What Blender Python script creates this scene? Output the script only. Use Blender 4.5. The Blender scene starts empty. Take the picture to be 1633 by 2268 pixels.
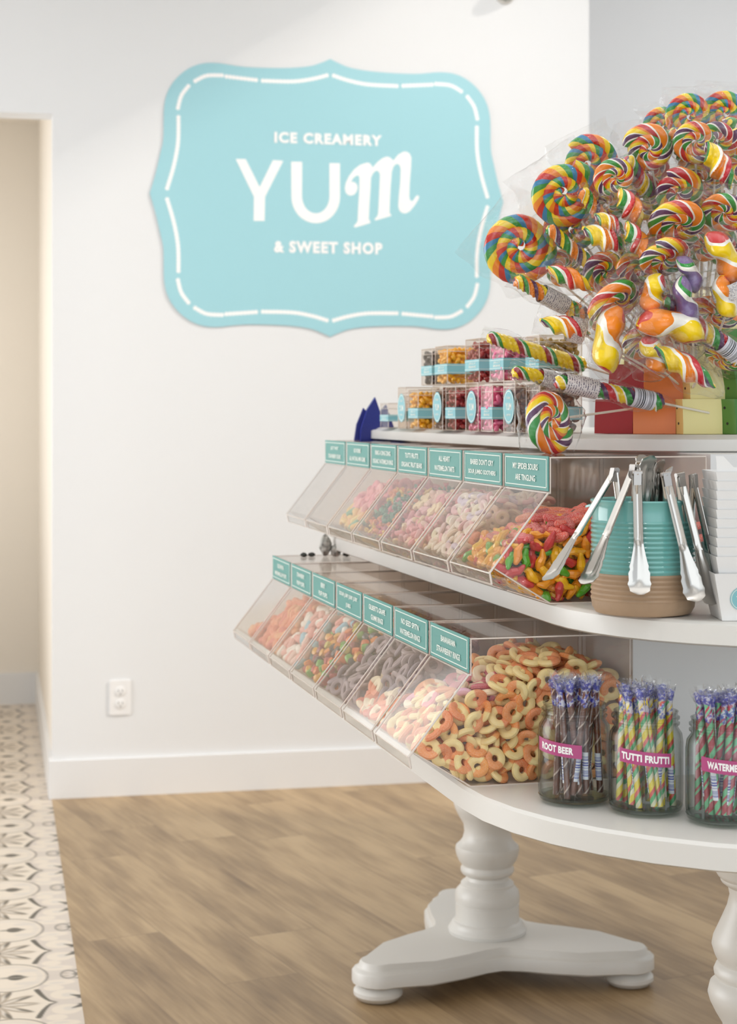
import bpy, math, random
import numpy as np
from mathutils import Vector, Matrix, Euler
R = math.radians
scene = bpy.context.scene
COL = scene.collection

# ------------------------------------------------------------------ camera
cam_d = bpy.data.cameras.new('camera'); cam = bpy.data.objects.new('camera', cam_d); COL.objects.link(cam)
cam.location = (0, 0, 1.28); cam.rotation_euler = (R(90), 0, 0)
cam_d.sensor_width = 36; cam_d.lens = 61.9; cam_d.shift_y = -0.0983
cam_d.clip_start = 0.1; cam_d.clip_end = 60
cam_d.dof.use_dof = True; cam_d.dof.focus_distance = 2.62; cam_d.dof.aperture_fstop = 7.0
scene.camera = cam

# ------------------------------------------------------------------ world, lights, exposure
vs = scene.view_settings
vs.view_transform = 'Standard'; vs.look = 'None'; vs.gamma = 1; vs.use_curve_mapping = False
vs.exposure = 0.04
cy = scene.cycles
cy.max_bounces = 10; cy.diffuse_bounces = 4; cy.glossy_bounces = 3; cy.transmission_bounces = 4
cy.transparent_max_bounces = 28; cy.caustics_reflective = False; cy.caustics_refractive = False
cy.sample_clamp_indirect = 6.0; cy.use_adaptive_sampling = True; cy.adaptive_threshold = 0.04
cy.use_denoising = True

W = bpy.data.worlds.new('sky'); scene.world = W; W.use_nodes = True
W.node_tree.nodes['Background'].inputs[0].default_value = (0.86, 0.93, 1.0, 1)
W.node_tree.nodes['Background'].inputs[1].default_value = 1.02

def area(name, loc, target, size, size_y, power, col):
    d = bpy.data.lights.new(name, 'AREA'); d.shape = 'RECTANGLE'; d.size = size; d.size_y = size_y
    d.energy = power; d.color = col
    o = bpy.data.objects.new(name, d); COL.objects.link(o); o.location = loc
    o.rotation_euler = (Vector(target) - Vector(loc)).to_track_quat('-Z', 'Y').to_euler()
    return o
area('overhead_fill_light', (0.1, 3.6, 2.93), (0.1, 3.6, 0), 2.8, 2.6, 21, (0.96, 0.99, 1.0))  # added soft fill from above, no fitting modelled
area('overhead_fill_light', (0.3, 0.9, 2.93), (0.3, 0.9, 0), 2.6, 1.6, 12, (0.97, 0.99, 1.0))  # second added overhead fill, nearer the camera
area('wall_fill_light', (0.75, 5.15, 2.93), (0.85, 6.0, 1.9), 0.9, 0.15, 6.5, (1.0, 0.985, 0.96))  # added lamp that lifts the right part of the sign wall
area('rear_fill_light', (0.5, -1.15, 1.5), (0.5, 4.0, 1.2), 4.4, 2.4, 26, (0.92, 0.975, 1.0))  # added fill behind the camera, brightens the shelf edges
area('left_fill_light', (-3.15, 3.9, 1.2), (0.6, 3.4, 1.0), 2.3, 2.1, 66, (0.95, 0.975, 1.0))  # added fill in front of a solid wall, lights left-facing edges
area('recess_fill_light', (2.4, 7.0, 3.6), (2.0, 7.6, 1.2), 1.6, 0.8, 28, (0.96, 0.985, 1.0))  # added out of view to brighten the recess back wall
area('hall_fill_light', (-2.13, 6.6, 1.25), (-1.0, 6.85, 1.15), 1.3, 2.2, 13, (0.95, 0.975, 1.0))  # added unseen lamp that brightens the hall walls
for _x, _y in ((-0.7, 1.5), (0.35, 1.3), (1.5, 1.6), (-0.9, 3.0), (1.7, 3.1), (1.2, 4.6)):
    _d = area('sparkle_light', (_x, _y, 2.94), (_x, _y, 0), 0.09, 0.09, 2.0, (1.0, 0.97, 0.93)); _d.data.shape = 'DISK'  # small added lamps, there for glints on wrappers, steel and glass
# low sun through an added tall opening on the right, sliding along the sign wall
sd = bpy.data.lights.new('sun', 'SUN'); sun = bpy.data.objects.new('sun', sd); COL.objects.link(sun)
sd.energy = 1.9; sd.angle = R(3.2); sd.color = (1.0, 0.93, 0.84)
_wb = R(12.0)
_sd = Vector((-0.846 * math.cos(_wb) - 0.32 * math.sin(_wb), -0.846 * math.sin(_wb) + 0.32 * math.cos(_wb), -0.53))
sun.rotation_euler = _sd.to_track_quat('-Z', 'Y').to_euler(); sun.location = (4, 4, 4)

# ------------------------------------------------------------------ materials
def lin(c):
    return tuple(((x / 255) / 12.92 if x / 255 <= 0.04045 else ((x / 255 + 0.055) / 1.055) ** 2.4) for x in c) + (1,)

class NT:
    def __init__(s, name):
        s.m = bpy.data.materials.new(name); s.m.use_nodes = True; s.t = s.m.node_tree
        s.n = s.t.nodes; s.b = s.n['Principled BSDF']; s.out = s.n['Material Output']
    def add(s, typ, **kw):
        n = s.n.new(typ)
        for k, v in kw.items():
            if k.startswith('i_'):
                n.inputs[k[2:].replace('_', ' ')].default_value = v
            else: setattr(n, k, v)
        return n
    def link(s, a, b): s.t.links.new(a, b)
    def math(s, op, a, b=None, c=None):
        n = s.add('ShaderNodeMath', operation=op)
        for i, v in enumerate((a, b, c)):
            if v is None: continue
            if isinstance(v, (int, float)): n.inputs[i].default_value = v
            else: s.link(v, n.inputs[i])
        return n.outputs[0]
    def bump(s, h, strength=0.3, dist=0.002):
        b = s.add('ShaderNodeBump'); b.inputs['Strength'].default_value = strength; b.inputs['Distance'].default_value = dist
        s.link(h, b.inputs['Height']); s.link(b.outputs[0], s.b.inputs['Normal']); return b
    def noise(s, scale, coord='Object', detail=3.0, out='Fac', vec=None):
        n = s.add('ShaderNodeTexNoise'); n.inputs['Scale'].default_value = scale; n.inputs['Detail'].default_value = detail
        if vec is None: vec = s.add('ShaderNodeTexCoord').outputs[coord]
        s.link(vec, n.inputs['Vector']); return n.outputs[out]
    def ramp(s, fac, stops, interp='CONSTANT'):
        r = s.add('ShaderNodeValToRGB'); e = r.color_ramp; e.interpolation = interp
        while len(e.elements) > 1: e.elements.remove(e.elements[-1])
        e.elements[0].position = stops[0][0]; e.elements[0].color = stops[0][1]
        for p, c in stops[1:]:
            k = e.elements.new(p); k.color = c
        s.link(fac, r.inputs[0]); return r.outputs[0]

def plain(name, rgb, rough=0.5, metal=0.0, coat=0.0, bump=0.0, bscale=60, var=0.0, spec=0.5):
    t = NT(name); t.b.inputs['Base Color'].default_value = lin(rgb)
    t.b.inputs['Roughness'].default_value = rough; t.b.inputs['Metallic'].default_value = metal
    t.b.inputs['Coat Weight'].default_value = coat; t.b.inputs['Specular IOR Level'].default_value = spec
    nz = t.noise(bscale)
    if var:
        c = lin(rgb); d = tuple(x * (1 - var) for x in c[:3]) + (1,)
        t.link(t.ramp(nz, [(0.3, d), (0.7, c)], 'LINEAR'), t.b.inputs['Base Color'])
    if bump: t.bump(nz, bump, 0.001)
    return t.m

def clear(name, tint=(1, 1, 1), rough=0.03, base=0.02, gain=1.0, bump=0.0, bscale=40, edge=None):
    """thin clear plastic: see-through, mirror-like by the Fresnel law"""
    t = NT(name); t.n.remove(t.b)
    tr = t.add('ShaderNodeBsdfTransparent'); tr.inputs[0].default_value = tuple(tint) + (1,)
    gl = t.add('ShaderNodeBsdfGlossy'); gl.inputs['Roughness'].default_value = rough
    fr = t.add('ShaderNodeLayerWeight'); fr.inputs[0].default_value = 0.5
    if bump:
        b = t.add('ShaderNodeBump'); b.inputs['Strength'].default_value = bump; b.inputs['Distance'].default_value = 0.004
        n = t.add('ShaderNodeTexNoise'); n.inputs['Scale'].default_value = bscale; n.inputs['Detail'].default_value = 4
        t.link(t.add('ShaderNodeTexCoord').outputs['Object'], n.inputs['Vector'])
        t.link(n.outputs['Fac'], b.inputs['Height']); t.link(b.outputs[0], gl.inputs['Normal']); t.link(b.outputs[0], fr.inputs['Normal'])
    if edge:
        lw = t.add('ShaderNodeLayerWeight'); lw.inputs[0].default_value = edge[1]
        mx = t.add('ShaderNodeMix', data_type='RGBA'); mx.inputs['A'].default_value = tuple(tint) + (1,); mx.inputs['B'].default_value = tuple(edge[0]) + (1,)
        t.link(t.math('POWER', lw.outputs['Facing'], 2.5), mx.inputs['Factor']); t.link(mx.outputs['Result'], tr.inputs[0])
    # Schlick's approximation, the same from both sides of the sheet
    f = t.math('ADD', t.math('MULTIPLY', t.math('POWER', fr.outputs['Facing'], 5.0), gain), base)
    ms = t.add('ShaderNodeMixShader'); t.link(f, ms.inputs[0]); t.link(tr.outputs[0], ms.inputs[1]); t.link(gl.outputs[0], ms.inputs[2])
    t.link(ms.outputs[0], t.out.inputs[0]); return t.m

def stripes(name, palette, coat=0.6, warp=0.0, rough=0.22):
    """candy bands: UV.x carries the band coordinate (one palette per unit)"""
    t = NT(name)
    uv = t.add('ShaderNodeUVMap'); sx = t.add('ShaderNodeSeparateXYZ'); t.link(uv.outputs[0], sx.inputs[0])
    x = sx.outputs[0]
    if warp: x = t.math('ADD', x, t.math('MULTIPLY', t.math('SUBTRACT', t.noise(22, detail=1), 0.5), warp))
    fr = t.math('FRACT', x)
    tot = sum(w for w, _ in palette); p = 0; st = []
    for w, c in palette: st.append((p, lin(c))); p += w / tot
    t.link(t.ramp(fr, st), t.b.inputs['Base Color'])
    t.b.inputs['Roughness'].default_value = rough; t.b.inputs['Coat Weight'].default_value = coat; t.b.inputs['Coat Roughness'].default_value = 0.05
    return t.m

RED, ORG, YEL, GRN, BLU, WHT, PUR = (205, 40, 28), (246, 138, 22), (250, 214, 12), (44, 150, 60), (38, 130, 176), (250, 246, 236), (92, 52, 96)
M = {}
M['pop_rainbow'] = stripes('rainbow_candy', [(1, RED), (1, ORG), (1, YEL), (.9, GRN), (.8, BLU)], warp=.15)
M['pop_mixed'] = stripes('mixed_swirl_candy', [(1.5, ORG), (.3, WHT), (1.2, GRN), (.4, WHT), (.9, PUR), (.2, WHT), (.9, YEL), (.5, ORG), (.9, (200, 40, 50)), (.35, WHT)], warp=.3)
M['pop_berry'] = stripes('berry_swirl_candy', [(1.1, GRN), (.35, WHT), (1.3, PUR), (.3, WHT), (1.2, (196, 38, 48)), (.25, WHT), (.9, ORG), (.6, YEL)], warp=.3)
M['twist_a'] = stripes('orange_twist_candy', [(1.1, ORG), (.2, WHT), (.9, YEL), (.25, (150, 30, 50)), (.8, GRN), (.2, WHT), (1, ORG), (.7, PUR)], warp=.05)
M['twist_b'] = stripes('yellow_twist_candy', [(1.6, YEL), (.7, (160, 34, 40)), (.3, WHT), (.5, GRN), (.5, YEL)], warp=.05)
M['twist_c'] = stripes('green_twist_candy', [(1.2, GRN), (.25, WHT), (1, ORG), (.2, WHT), (.8, PUR), (.6, YEL)], warp=.05)
M['twist_d'] = stripes('red_twist_candy', [(1.1, (206, 40, 52)), (.3, WHT), (.9, YEL), (.2, WHT), (.9, GRN), (.7, PUR)], warp=.05)
M['leaf_a'] = stripes('chunky_swirl_candy', [(1, GRN), (.45, WHT), (.9, (206, 36, 40)), (.3, WHT), (1.6, ORG), (.2, WHT), (1.3, YEL)], warp=.2)
M['leaf_b'] = stripes('chunky_yellow_candy', [(1.7, YEL), (.35, WHT), (1.2, ORG), (.25, WHT), (.8, (200, 40, 54)), (.3, WHT), (.8, PUR), (.8, GRN)], warp=.2)
M['blob_a'] = stripes('blob_candy_orange_yellow', [(2.3, YEL), (.9, WHT), (2.4, ORG), (.7, RED)], warp=.5)
M['blob_b'] = stripes('blob_candy_red_orange', [(2, ORG), (.6, WHT), (1.6, YEL), (.5, WHT), (1.6, (212, 38, 40))], warp=.5)
M['blob_c'] = stripes('blob_candy_purple', [(2.4, (116, 92, 142)), (.5, WHT), (.5, GRN), (1.6, (130, 104, 156))], warp=.4)

def random_candy(name, cols, rough=.45, bump=.35, bscale=900, island=False, second=None, coat=0.0, sugar=0.0):
    t = NT(name)
    src = (t.add('ShaderNodeNewGeometry').outputs['Random Per Island'] if island else t.add('ShaderNodeObjectInfo').outputs['Random'])
    n = len(cols)
    c = t.ramp(src, [(i / n, lin(k)) for i, k in enumerate(cols)])
    if second:   # second colour follows the vertex attribute 'half'
        at = t.add('ShaderNodeAttribute'); at.attribute_name = 'half'
        mx = t.add('ShaderNodeMix', data_type='RGBA'); t.link(c, mx.inputs['A']); mx.inputs['B'].default_value = lin(second)
        t.link(t.ramp(at.outputs['Fac'], [(0.34, (0, 0, 0, 1)), (0.66, (1, 1, 1, 1))], 'LINEAR'), mx.inputs['Factor']); c = mx.outputs['Result']
    if sugar:
        mx2 = t.add('ShaderNodeMix', data_type='RGBA'); t.link(c, mx2.inputs['A']); mx2.inputs['B'].default_value = lin((246, 236, 226))
        t.link(t.ramp(t.noise(1100, detail=2), [(.46, (0, 0, 0, 1)), (.66, (sugar, sugar, sugar, 1))], 'LINEAR'), mx2.inputs['Factor']); c = mx2.outputs['Result']
    t.link(c, t.b.inputs['Base Color']); t.b.inputs['Roughness'].default_value = rough; t.b.inputs['Coat Weight'].default_value = coat
    t.b.inputs['Subsurface Weight'].default_value = 0.0
    if bump: t.bump(t.noise(bscale, detail=2), bump, 0.0006)
    return t.m

M['white_paint'] = plain('white_satin_paint', (222, 219, 213), .34, bump=.04, bscale=30)
M['wall'] = plain('white_wall_paint', (227, 227, 227), .7, bump=.03, bscale=300)
M['trim'] = plain('white_trim_paint', (229, 228, 227), .4)
M['hall_wall'] = plain('hall_wall_paint', (236, 228, 216), .7)
M['teal_sign'] = plain('teal_vinyl', (158, 206, 214), .45)
M['white_vinyl'] = plain('white_vinyl', (246, 244, 242), .5)
M['teal_label'] = plain('teal_card', (82, 150, 143), .4)
M['teal_wrap'] = plain('pale_teal_paper', (134, 192, 200), .5)
M['print_white'] = plain('white_print', (236, 240, 232), .5)
M['acrylic'] = clear('clear_acrylic', (.985, .968, .952), .03, .025, 0.5)  # warm tint puts the brown reflection of the wood into the colour
M['lid_acrylic'] = clear('clear_acrylic_lid', (.985, .98, .975), .08, .06, 0.8)
M['acrylic_edge'] = plain('acrylic_edge_glow', (226, 214, 204), .15, coat=.5)  # pale opaque colour imitates light caught in the cut acrylic edges
M['glass'] = clear('clear_glass', (.97, .985, .98), .01, .03, 0.9, edge=((.42, .46, .44), .5))
M['wrap'] = clear('crinkled_cellophane', (.985, .985, .985), .07, .05, 0.9, bump=.9, bscale=80)
M['stick'] = plain('white_paper_stick', (236, 228, 212), .6)
M['steel'] = plain('stainless_steel', (200, 196, 190), .22, metal=1.0, bump=.03, bscale=20)
M['steel_dark'] = plain('steel_hinge', (176, 172, 168), .3, metal=1.0)
M['navy'] = plain('navy_plastic', (38, 46, 128), .35)
M['card_white'] = plain('white_paperboard', (232, 231, 229), .55, bump=.02, bscale=50)
M['pot_teal'] = plain('teal_glaze', (112, 178, 172), .18, coat=.6, var=.10, bscale=12)
M['pot_tan'] = plain('tan_bisque', (176, 148, 120), .5, var=.08, bscale=60, bump=.1)
M['pink_label'] = plain('magenta_label', (176, 72, 124), .45)
M['outlet'] = plain('outlet_plastic', (236, 234, 232), .35)
M['dark'] = plain('dark_slot', (40, 38, 36), .5)
M['rock'] = plain('grey_rock', (206, 204, 196), .6, bump=.6, bscale=110, var=.75)
M['rock_dark'] = plain('dark_pebble', (60, 62, 58), .6, bump=.4, bscale=60)
M['grey_metal'] = plain('white_lamp_metal', (215, 212, 206), .35)
for k, c in dict(b_red=(158, 34, 40), b_crim=(186, 62, 56), b_orange=(226, 122, 52), b_orange2=(212, 118, 48), b_yellow=(238, 226, 158), b_tan=(226, 190, 118), b_green=(74, 130, 62), b_green2=(96, 146, 66), b_blue=(52, 120, 170), b_purple=(110, 70, 130)).items():
    M[k] = plain('painted_wood_' + k[2:], c, .35, bump=.03, bscale=40)

def sleeve_mat():
    t = NT('printed_paper_sleeve'); uv = t.add('ShaderNodeUVMap'); sx = t.add('ShaderNodeSeparateXYZ'); t.link(uv.outputs[0], sx.inputs[0])
    row = t.math('SINE', t.math('MULTIPLY', sx.outputs[1], 90.0))
    n = t.noise(420, detail=2)
    k = t.math('GREATER_THAN', t.math('MULTIPLY', t.math('GREATER_THAN', row, 0.0), n), 0.50)
    t.link(t.ramp(k, [(0, lin((226, 222, 220))), (.5, lin((120, 116, 130)))]), t.b.inputs['Base Color']); t.b.inputs['Roughness'].default_value = .3
    return t.m
M['sleeve'] = sleeve_mat()
def barcode_mat(name, ink):
    t = NT(name); uv = t.add('ShaderNodeUVMap'); sx = t.add('ShaderNodeSeparateXYZ'); t.link(uv.outputs[0], sx.inputs[0])
    n = t.add('ShaderNodeTexWhiteNoise', noise_dimensions='1D'); t.link(t.math('FLOOR', t.math('MULTIPLY', sx.outputs[1], 60.0)), n.inputs['W'])
    inside = t.math('MULTIPLY', t.math('MULTIPLY', t.math('GREATER_THAN', sx.outputs[1], .12), t.math('LESS_THAN', sx.outputs[1], .88)), t.math('GREATER_THAN', n.outputs[0], .52))
    t.link(t.ramp(inside, [(0, lin((228, 228, 236))), (.5, lin(ink))]), t.b.inputs['Base Color']); t.b.inputs['Roughness'].default_value = .35
    return t.m
M['barcode_blue'] = barcode_mat('blue_barcode_label', (84, 90, 172)); M['barcode_black'] = barcode_mat('black_barcode_label', (40, 44, 52))

def wood_floor():
    t = NT('oak_plank_floor'); tc = t.add('ShaderNodeTexCoord')
    mp = t.add('ShaderNodeMapping'); mp.inputs['Rotation'].default_value = (0, 0, -R(13.99)); t.link(tc.outputs['Object'], mp.inputs[0])
    sx = t.add('ShaderNodeSeparateXYZ'); t.link(mp.outputs[0], sx.inputs[0])
    pw = 0.18; col = t.math('FLOOR', t.math('DIVIDE', sx.outputs[0], pw))
    wn = t.add('ShaderNodeTexWhiteNoise', noise_dimensions='1D'); t.link(col, wn.inputs['W'])
    yy = t.math('ADD', sx.outputs[1], t.math('MULTIPLY', wn.outputs[0], 5.0))
    row = t.math('FLOOR', t.math('DIVIDE', yy, 1.2))
    w2 = t.add('ShaderNodeTexWhiteNoise', noise_dimensions='2D'); cb = t.add('ShaderNodeCombineXYZ'); t.link(col, cb.inputs[0]); t.link(row, cb.inputs[1]); t.link(cb.outputs[0], w2.inputs['Vector'])
    # grain coordinates: stretched along the plank, shifted per plank
    gv = t.add('ShaderNodeCombineXYZ'); t.link(t.math('MULTIPLY', sx.outputs[0], 7.0), gv.inputs[0]); t.link(t.math('MULTIPLY', sx.outputs[1], 1.3), gv.inputs[1]); t.link(t.math('MULTIPLY', w2.outputs[0], 40.0), gv.inputs[2])
    g1 = t.noise(1.9, detail=5, vec=gv.outputs[0])
    gv2 = t.add('ShaderNodeCombineXYZ'); t.link(t.math('MULTIPLY', sx.outputs[0], 60.0), gv2.inputs[0]); t.link(t.math('MULTIPLY', sx.outputs[1], 3.0), gv2.inputs[1]); t.link(t.math('MULTIPLY', w2.outputs[0], 40.0), gv2.inputs[2])
    g2 = t.noise(1.6, detail=3, vec=gv2.outputs[0])
    f = t.math('ADD', t.math('ADD', t.math('MULTIPLY', g1, .62), t.math('MULTIPLY', g2, .26)), t.math('MULTIPLY', w2.outputs[0], .12))
    c = t.ramp(f, [(.30, lin((118, 94, 66))), (.48, lin((158, 131, 96))), (.62, lin((182, 154, 116))), (.8, lin((190, 164, 126)))], 'LINEAR')
    fx = t.math('FRACT', t.math('DIVIDE', sx.outputs[0], pw)); fy = t.math('FRACT', t.math('DIVIDE', yy, 1.2))
    seam = t.math('MAXIMUM', t.math('LESS_THAN', fx, .010), t.math('LESS_THAN', fy, .0022))
    mx = t.add('ShaderNodeMix', data_type='RGBA'); t.link(t.math('MULTIPLY', seam, .5), mx.inputs['Factor']); t.link(c, mx.inputs['A']); mx.inputs['B'].default_value = lin((96, 74, 56))
    t.link(mx.outputs['Result'], t.b.inputs['Base Color']); t.b.inputs['Roughness'].default_value = .42
    t.bump(g2, .12, .001); return t.m
M['wood'] = wood_floor()
def tile_mat():
    t = NT('encaustic_tile'); a = t.add('ShaderNodeAttribute'); a.attribute_name = 'tile'
    t.link(a.outputs['Color'], t.b.inputs['Base Color']); t.b.inputs['Roughness'].default_value = .4
    t.bump(t.noise(40), .05, .001); return t.m
M['tile'] = tile_mat()

# ------------------------------------------------------------------ mesh helpers
class MB:
    def __init__(s): s.v = []; s.f = []; s.m = []; s.uv = []; s.half = None
    def addv(s, pts): b = len(s.v); s.v += [tuple(p) for p in pts]; return b
    def face(s, idx, mi=0, uv=None): s.f.append(tuple(idx)); s.m.append(mi); s.uv.append(uv)
    def box(s, a, b, mi=0, mat=None):
        (x0, y0, z0), (x1, y1, z1) = a, b
        p = [Vector(q) for q in ((x0, y0, z0), (x1, y0, z0), (x1, y1, z0), (x0, y1, z0), (x0, y0, z1), (x1, y0, z1), (x1, y1, z1), (x0, y1, z1))]
        if mat: p = [mat @ q for q in p]
        k = s.addv(p)
        for q in ((0, 3, 2, 1), (4, 5, 6, 7), (0, 1, 5, 4), (1, 2, 6, 5), (2, 3, 7, 6), (3, 0, 4, 7)): s.face([k + i for i in q], mi)
    def prism(s, pts, z0, z1, mi=0, mat=None, top=None):
        """closed outline in xy, extruded z0..z1; counter-clockwise"""
        n = len(pts); P = [Vector((x, y, z0)) for x, y in pts] + [Vector((x, y, z1)) for x, y in (top or pts)]
        if mat: P = [mat @ q for q in P]
        k = s.addv(P)
        s.face([k + i for i in range(n)][::-1], mi); s.face([k + n + i for i in range(n)], mi)
        for i in range(n): j = (i + 1) % n; s.face((k + i, k + j, k + n + j, k + n + i), mi)
    def layers(s, rings, mi=0, cap=True, uvs=False):
        """stack of equal-length closed rings of points"""
        n = len(rings[0]); k = s.addv([p for r in rings for p in r])
        for a in range(len(rings) - 1):
            for i in range(n):
                j = (i + 1) % n
                uv = None
                if uvs: uv = [(i / n, a / (len(rings) - 1)), ((i + 1) / n, a / (len(rings) - 1)), ((i + 1) / n, (a + 1) / (len(rings) - 1)), (i / n, (a + 1) / (len(rings) - 1))]
                s.face((k + a * n + i, k + a * n + j, k + (a + 1) * n + j, k + (a + 1) * n + i), mi, uv)
        if cap:
            s.face([k + i for i in range(n)][::-1], mi); b = k + (len(rings) - 1) * n; s.face([b + i for i in range(n)], mi)
    def lathe(s, prof, n=32, mi=0, cap=True, c=(0, 0), uvs=False):
        s.layers([[(c[0] + r * math.cos(2 * math.pi * i / n), c[1] + r * math.sin(2 * math.pi * i / n), z) for i in range(n)] for r, z in prof], mi, cap, uvs)
    def tube(s, path, r, n=10, mi=0, cap=True, closed=False):
        fr = frames(path); rr = r if callable(r) else (lambda t: r)
        L = len(path) - 1
        rings = [[p + (u * math.cos(2 * math.pi * i / n) + w * math.sin(2 * math.pi * i / n)) * rr(a / max(L, 1)) for i in range(n)] for a, (p, u, w) in enumerate(fr)]
        if closed: rings.append(rings[0])
        s.layers(rings, mi, cap and not closed, True)
    def sphere(s, c, r, nu=10, nv=7, mi=0, sc=(1, 1, 1)):
        rings = []
        for a in range(nv + 1):
            th = math.pi * (0.02 + 0.96 * a / nv)
            rings.append([(c[0] + r * sc[0] * math.sin(th) * math.cos(2 * math.pi * i / nu), c[1] + r * sc[1] * math.sin(th) * math.sin(2 * math.pi * i / nu), c[2] - r * sc[2] * math.cos(th)) for i in range(nu)])
        s.layers(rings, mi)
    def merge(s, o, mat):
        k = len(s.v); s.v += [tuple(mat @ Vector(p)) for p in o.v]
        s.f += [tuple(k + i for i in f) for f in o.f]; s.m += o.m; s.uv += o.uv
        if o.half is not None: s.half = (s.half or []) + list(o.half)
    def mesh(s, name, mats, smooth=True):
        me = bpy.data.meshes.new(name); me.from_pydata(s.v, [], s.f)
        for m in (mats if isinstance(mats, (list, tuple)) else [mats]): me.materials.append(m)
        me.polygons.foreach_set('material_index', s.m)
        if any(u is not None for u in s.uv):
            L = me.uv_layers.new(name='UVMap'); d = []
            for f, u in zip(s.f, s.uv): d += [c for q in (u or [(0, 0)] * len(f)) for c in q]
            L.data.foreach_set('uv', d)
        if s.half is not None:
            a = me.attributes.new('half', 'FLOAT', 'POINT'); a.data.foreach_set('value', s.half)
        if smooth:
            me.polygons.foreach_set('use_smooth', [True] * len(s.f))
            try: me.set_sharp_from_angle(angle=R(38 if smooth is True else smooth))
            except Exception: pass
        me.update(); return me

def frames(path):
    P = [Vector(p) for p in path]; out = []; u = None
    for i, p in enumerate(P):
        t = (P[min(i + 1, len(P) - 1)] - P[max(i - 1, 0)]).normalized()
        if u is None:
            a = Vector((0, 0, 1)) if abs(t.z) < .9 else Vector((1, 0, 0)); u = (a - t * a.dot(t)).normalized()
        else:
            u = u - t * u.dot(t); u.normalize()
        out.append((p, u, t.cross(u)))
    return out

def obj(name, mb, mats, parent=None, smooth=True, label=None):
    me = mb.mesh(name, mats, smooth) if isinstance(mb, MB) else mb
    o = bpy.data.objects.new(name, me); COL.objects.link(o)
    if parent is not None: o.parent = parent
    if label: o['label'] = label
    return o
def thing(name, label, cat, loc=(0, 0, 0), rot=None, group=None):
    o = bpy.data.objects.new(name, None); COL.objects.link(o); o.location = loc; o.empty_display_size = .02
    if rot is not None: o.rotation_euler = rot
    return tag(o, label, cat, group)
def tag(o, label, cat, group=None, kind=None):
    o['label'] = label; o['category'] = cat
    if group: o['group'] = group
    if kind: o['kind'] = kind
    return o
def struct(name, mb, mats, smooth=False):
    o = obj(name, mb, mats, None, smooth); o['kind'] = 'structure'; return o

_tc = {}
def text_mb(txt, width, height, mi=0, th=0.0004, bold=0.0, align=True, spacing=1.0):
    """lettering in the xy plane, centred, fitted to width x height (None keeps the aspect)"""
    key = (txt, bold, spacing)
    if key not in _tc:
        c = bpy.data.curves.new('t', 'FONT'); c.body = txt; c.offset = bold; c.space_character = spacing; c.resolution_u = 3
        o = bpy.data.objects.new('t', c); COL.objects.link(o)
        dg = bpy.context.evaluated_depsgraph_get(); dg.update(); me = o.evaluated_get(dg).to_mesh()
        _tc[key] = ([tuple(v.co) for v in me.vertices], [tuple(p.vertices) for p in me.polygons])
        o.evaluated_get(dg).to_mesh_clear(); bpy.data.objects.remove(o); bpy.data.curves.remove(c)
    V, F = _tc[key]; xs = [v[0] for v in V]; ys = [v[1] for v in V]
    x0, x1, y0, y1 = min(xs), max(xs), min(ys), max(ys)
    sx = width / (x1 - x0) if width else height / (y1 - y0); sy = height / (y1 - y0) if height else sx
    m = MB(); m.addv([((v[0] - (x0 + x1) / 2) * sx, (v[1] - (y0 + y1) / 2) * sy, th) for v in V])
    for f in F: m.face(f, mi)
    return m

# ------------------------------------------------------------------ frames of reference: table (o across, t along), wall (s along, p behind it)
ANG = R(13.988)
DN = Vector((math.cos(ANG), math.sin(ANG), 0)); DD = Vector((-math.sin(ANG), math.cos(ANG), 0))
def T(o, t, z): return DN * o + DD * t + Vector((0, 0, z))
WB = R(12.0); P0 = Vector((-1.045, 5.825, 0))
WM = Matrix.Translation(P0) @ Matrix.Rotation(WB, 4, 'Z')   # (s along the sign wall, p away from the shop, z) -> world

# ================================================================== the room
def wbox(name, a, b, mat, extra=()):
    m = MB(); m.box(a, b)
    for e in extra: m.box(*e)
    o = struct(name, m, mat); o.matrix_world = WM; return o
HI, LO = 4.8, 2.95
wbox('wall_back', (0, 0, 0), (1.864, .12, HI), M['wall'])
wbox('wall_back_left', (-3.0, 0, 0), (-.95, .12, HI), M['wall'])
wbox('wall_over_doorway', (-.95, 0, 2.264), (0, .12, HI), M['wall'])
wbox('wall_recess_side', (1.744, .12, 0), (1.864, 2.2, 3.7), M['wall'])
wbox('wall_recess_back', (1.744, 2.2, 0), (4.3, 2.32, 3.7), M['wall'])
wbox('wall_over_recess', (1.864, 0, 3.7), (4.3, .12, HI), M['wall'])
wbox('wall_left', (-3.12, -7.0, 0), (-3.0, .12, LO), M['wall'])
wbox('wall_right', (4.2, -7.0, 0), (4.32, -1.75, HI), M['wall'], [((4.2, -1.75, 0), (4.32, 2.32, 1.0)), ((4.2, .12, 1.0), (4.32, 2.32, HI))])
wbox('wall_sun_blocker', (1.39, -1.85, LO + .02), (4.2, -1.75, HI), M['wall'])  # unseen panel added to keep the sun off the table
m = MB()
for a, b in (((4.2, -1.75, 1.0), (4.28, -1.70, 4.75)), ((4.2, -.05, 1.0), (4.28, 0, 4.75)), ((4.2, -1.75, 1.0), (4.28, 0, 1.06)), ((4.2, -1.75, 4.72), (4.28, 0, 4.8))): m.box(a, b)
o = struct('sun_opening_1', m, M['trim']); o.matrix_world = WM  # unseen opening added to let the sun reach the sign wall
wbox('wall_hall_right', (0, .12, 0), (.12, 1.95, 2.56), M['hall_wall'])
wbox('wall_hall_left', (-1.07, .12, 0), (-.95, 1.95, 2.56), M['hall_wall'])
wbox('wall_hall_back', (-1.07, 1.95, 0), (.12, 2.07, 2.56), M['hall_wall'])
wbox('ceiling_hall', (-1.07, .12, 2.54), (.12, 2.07, 2.6), M['hall_wall'])
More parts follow.
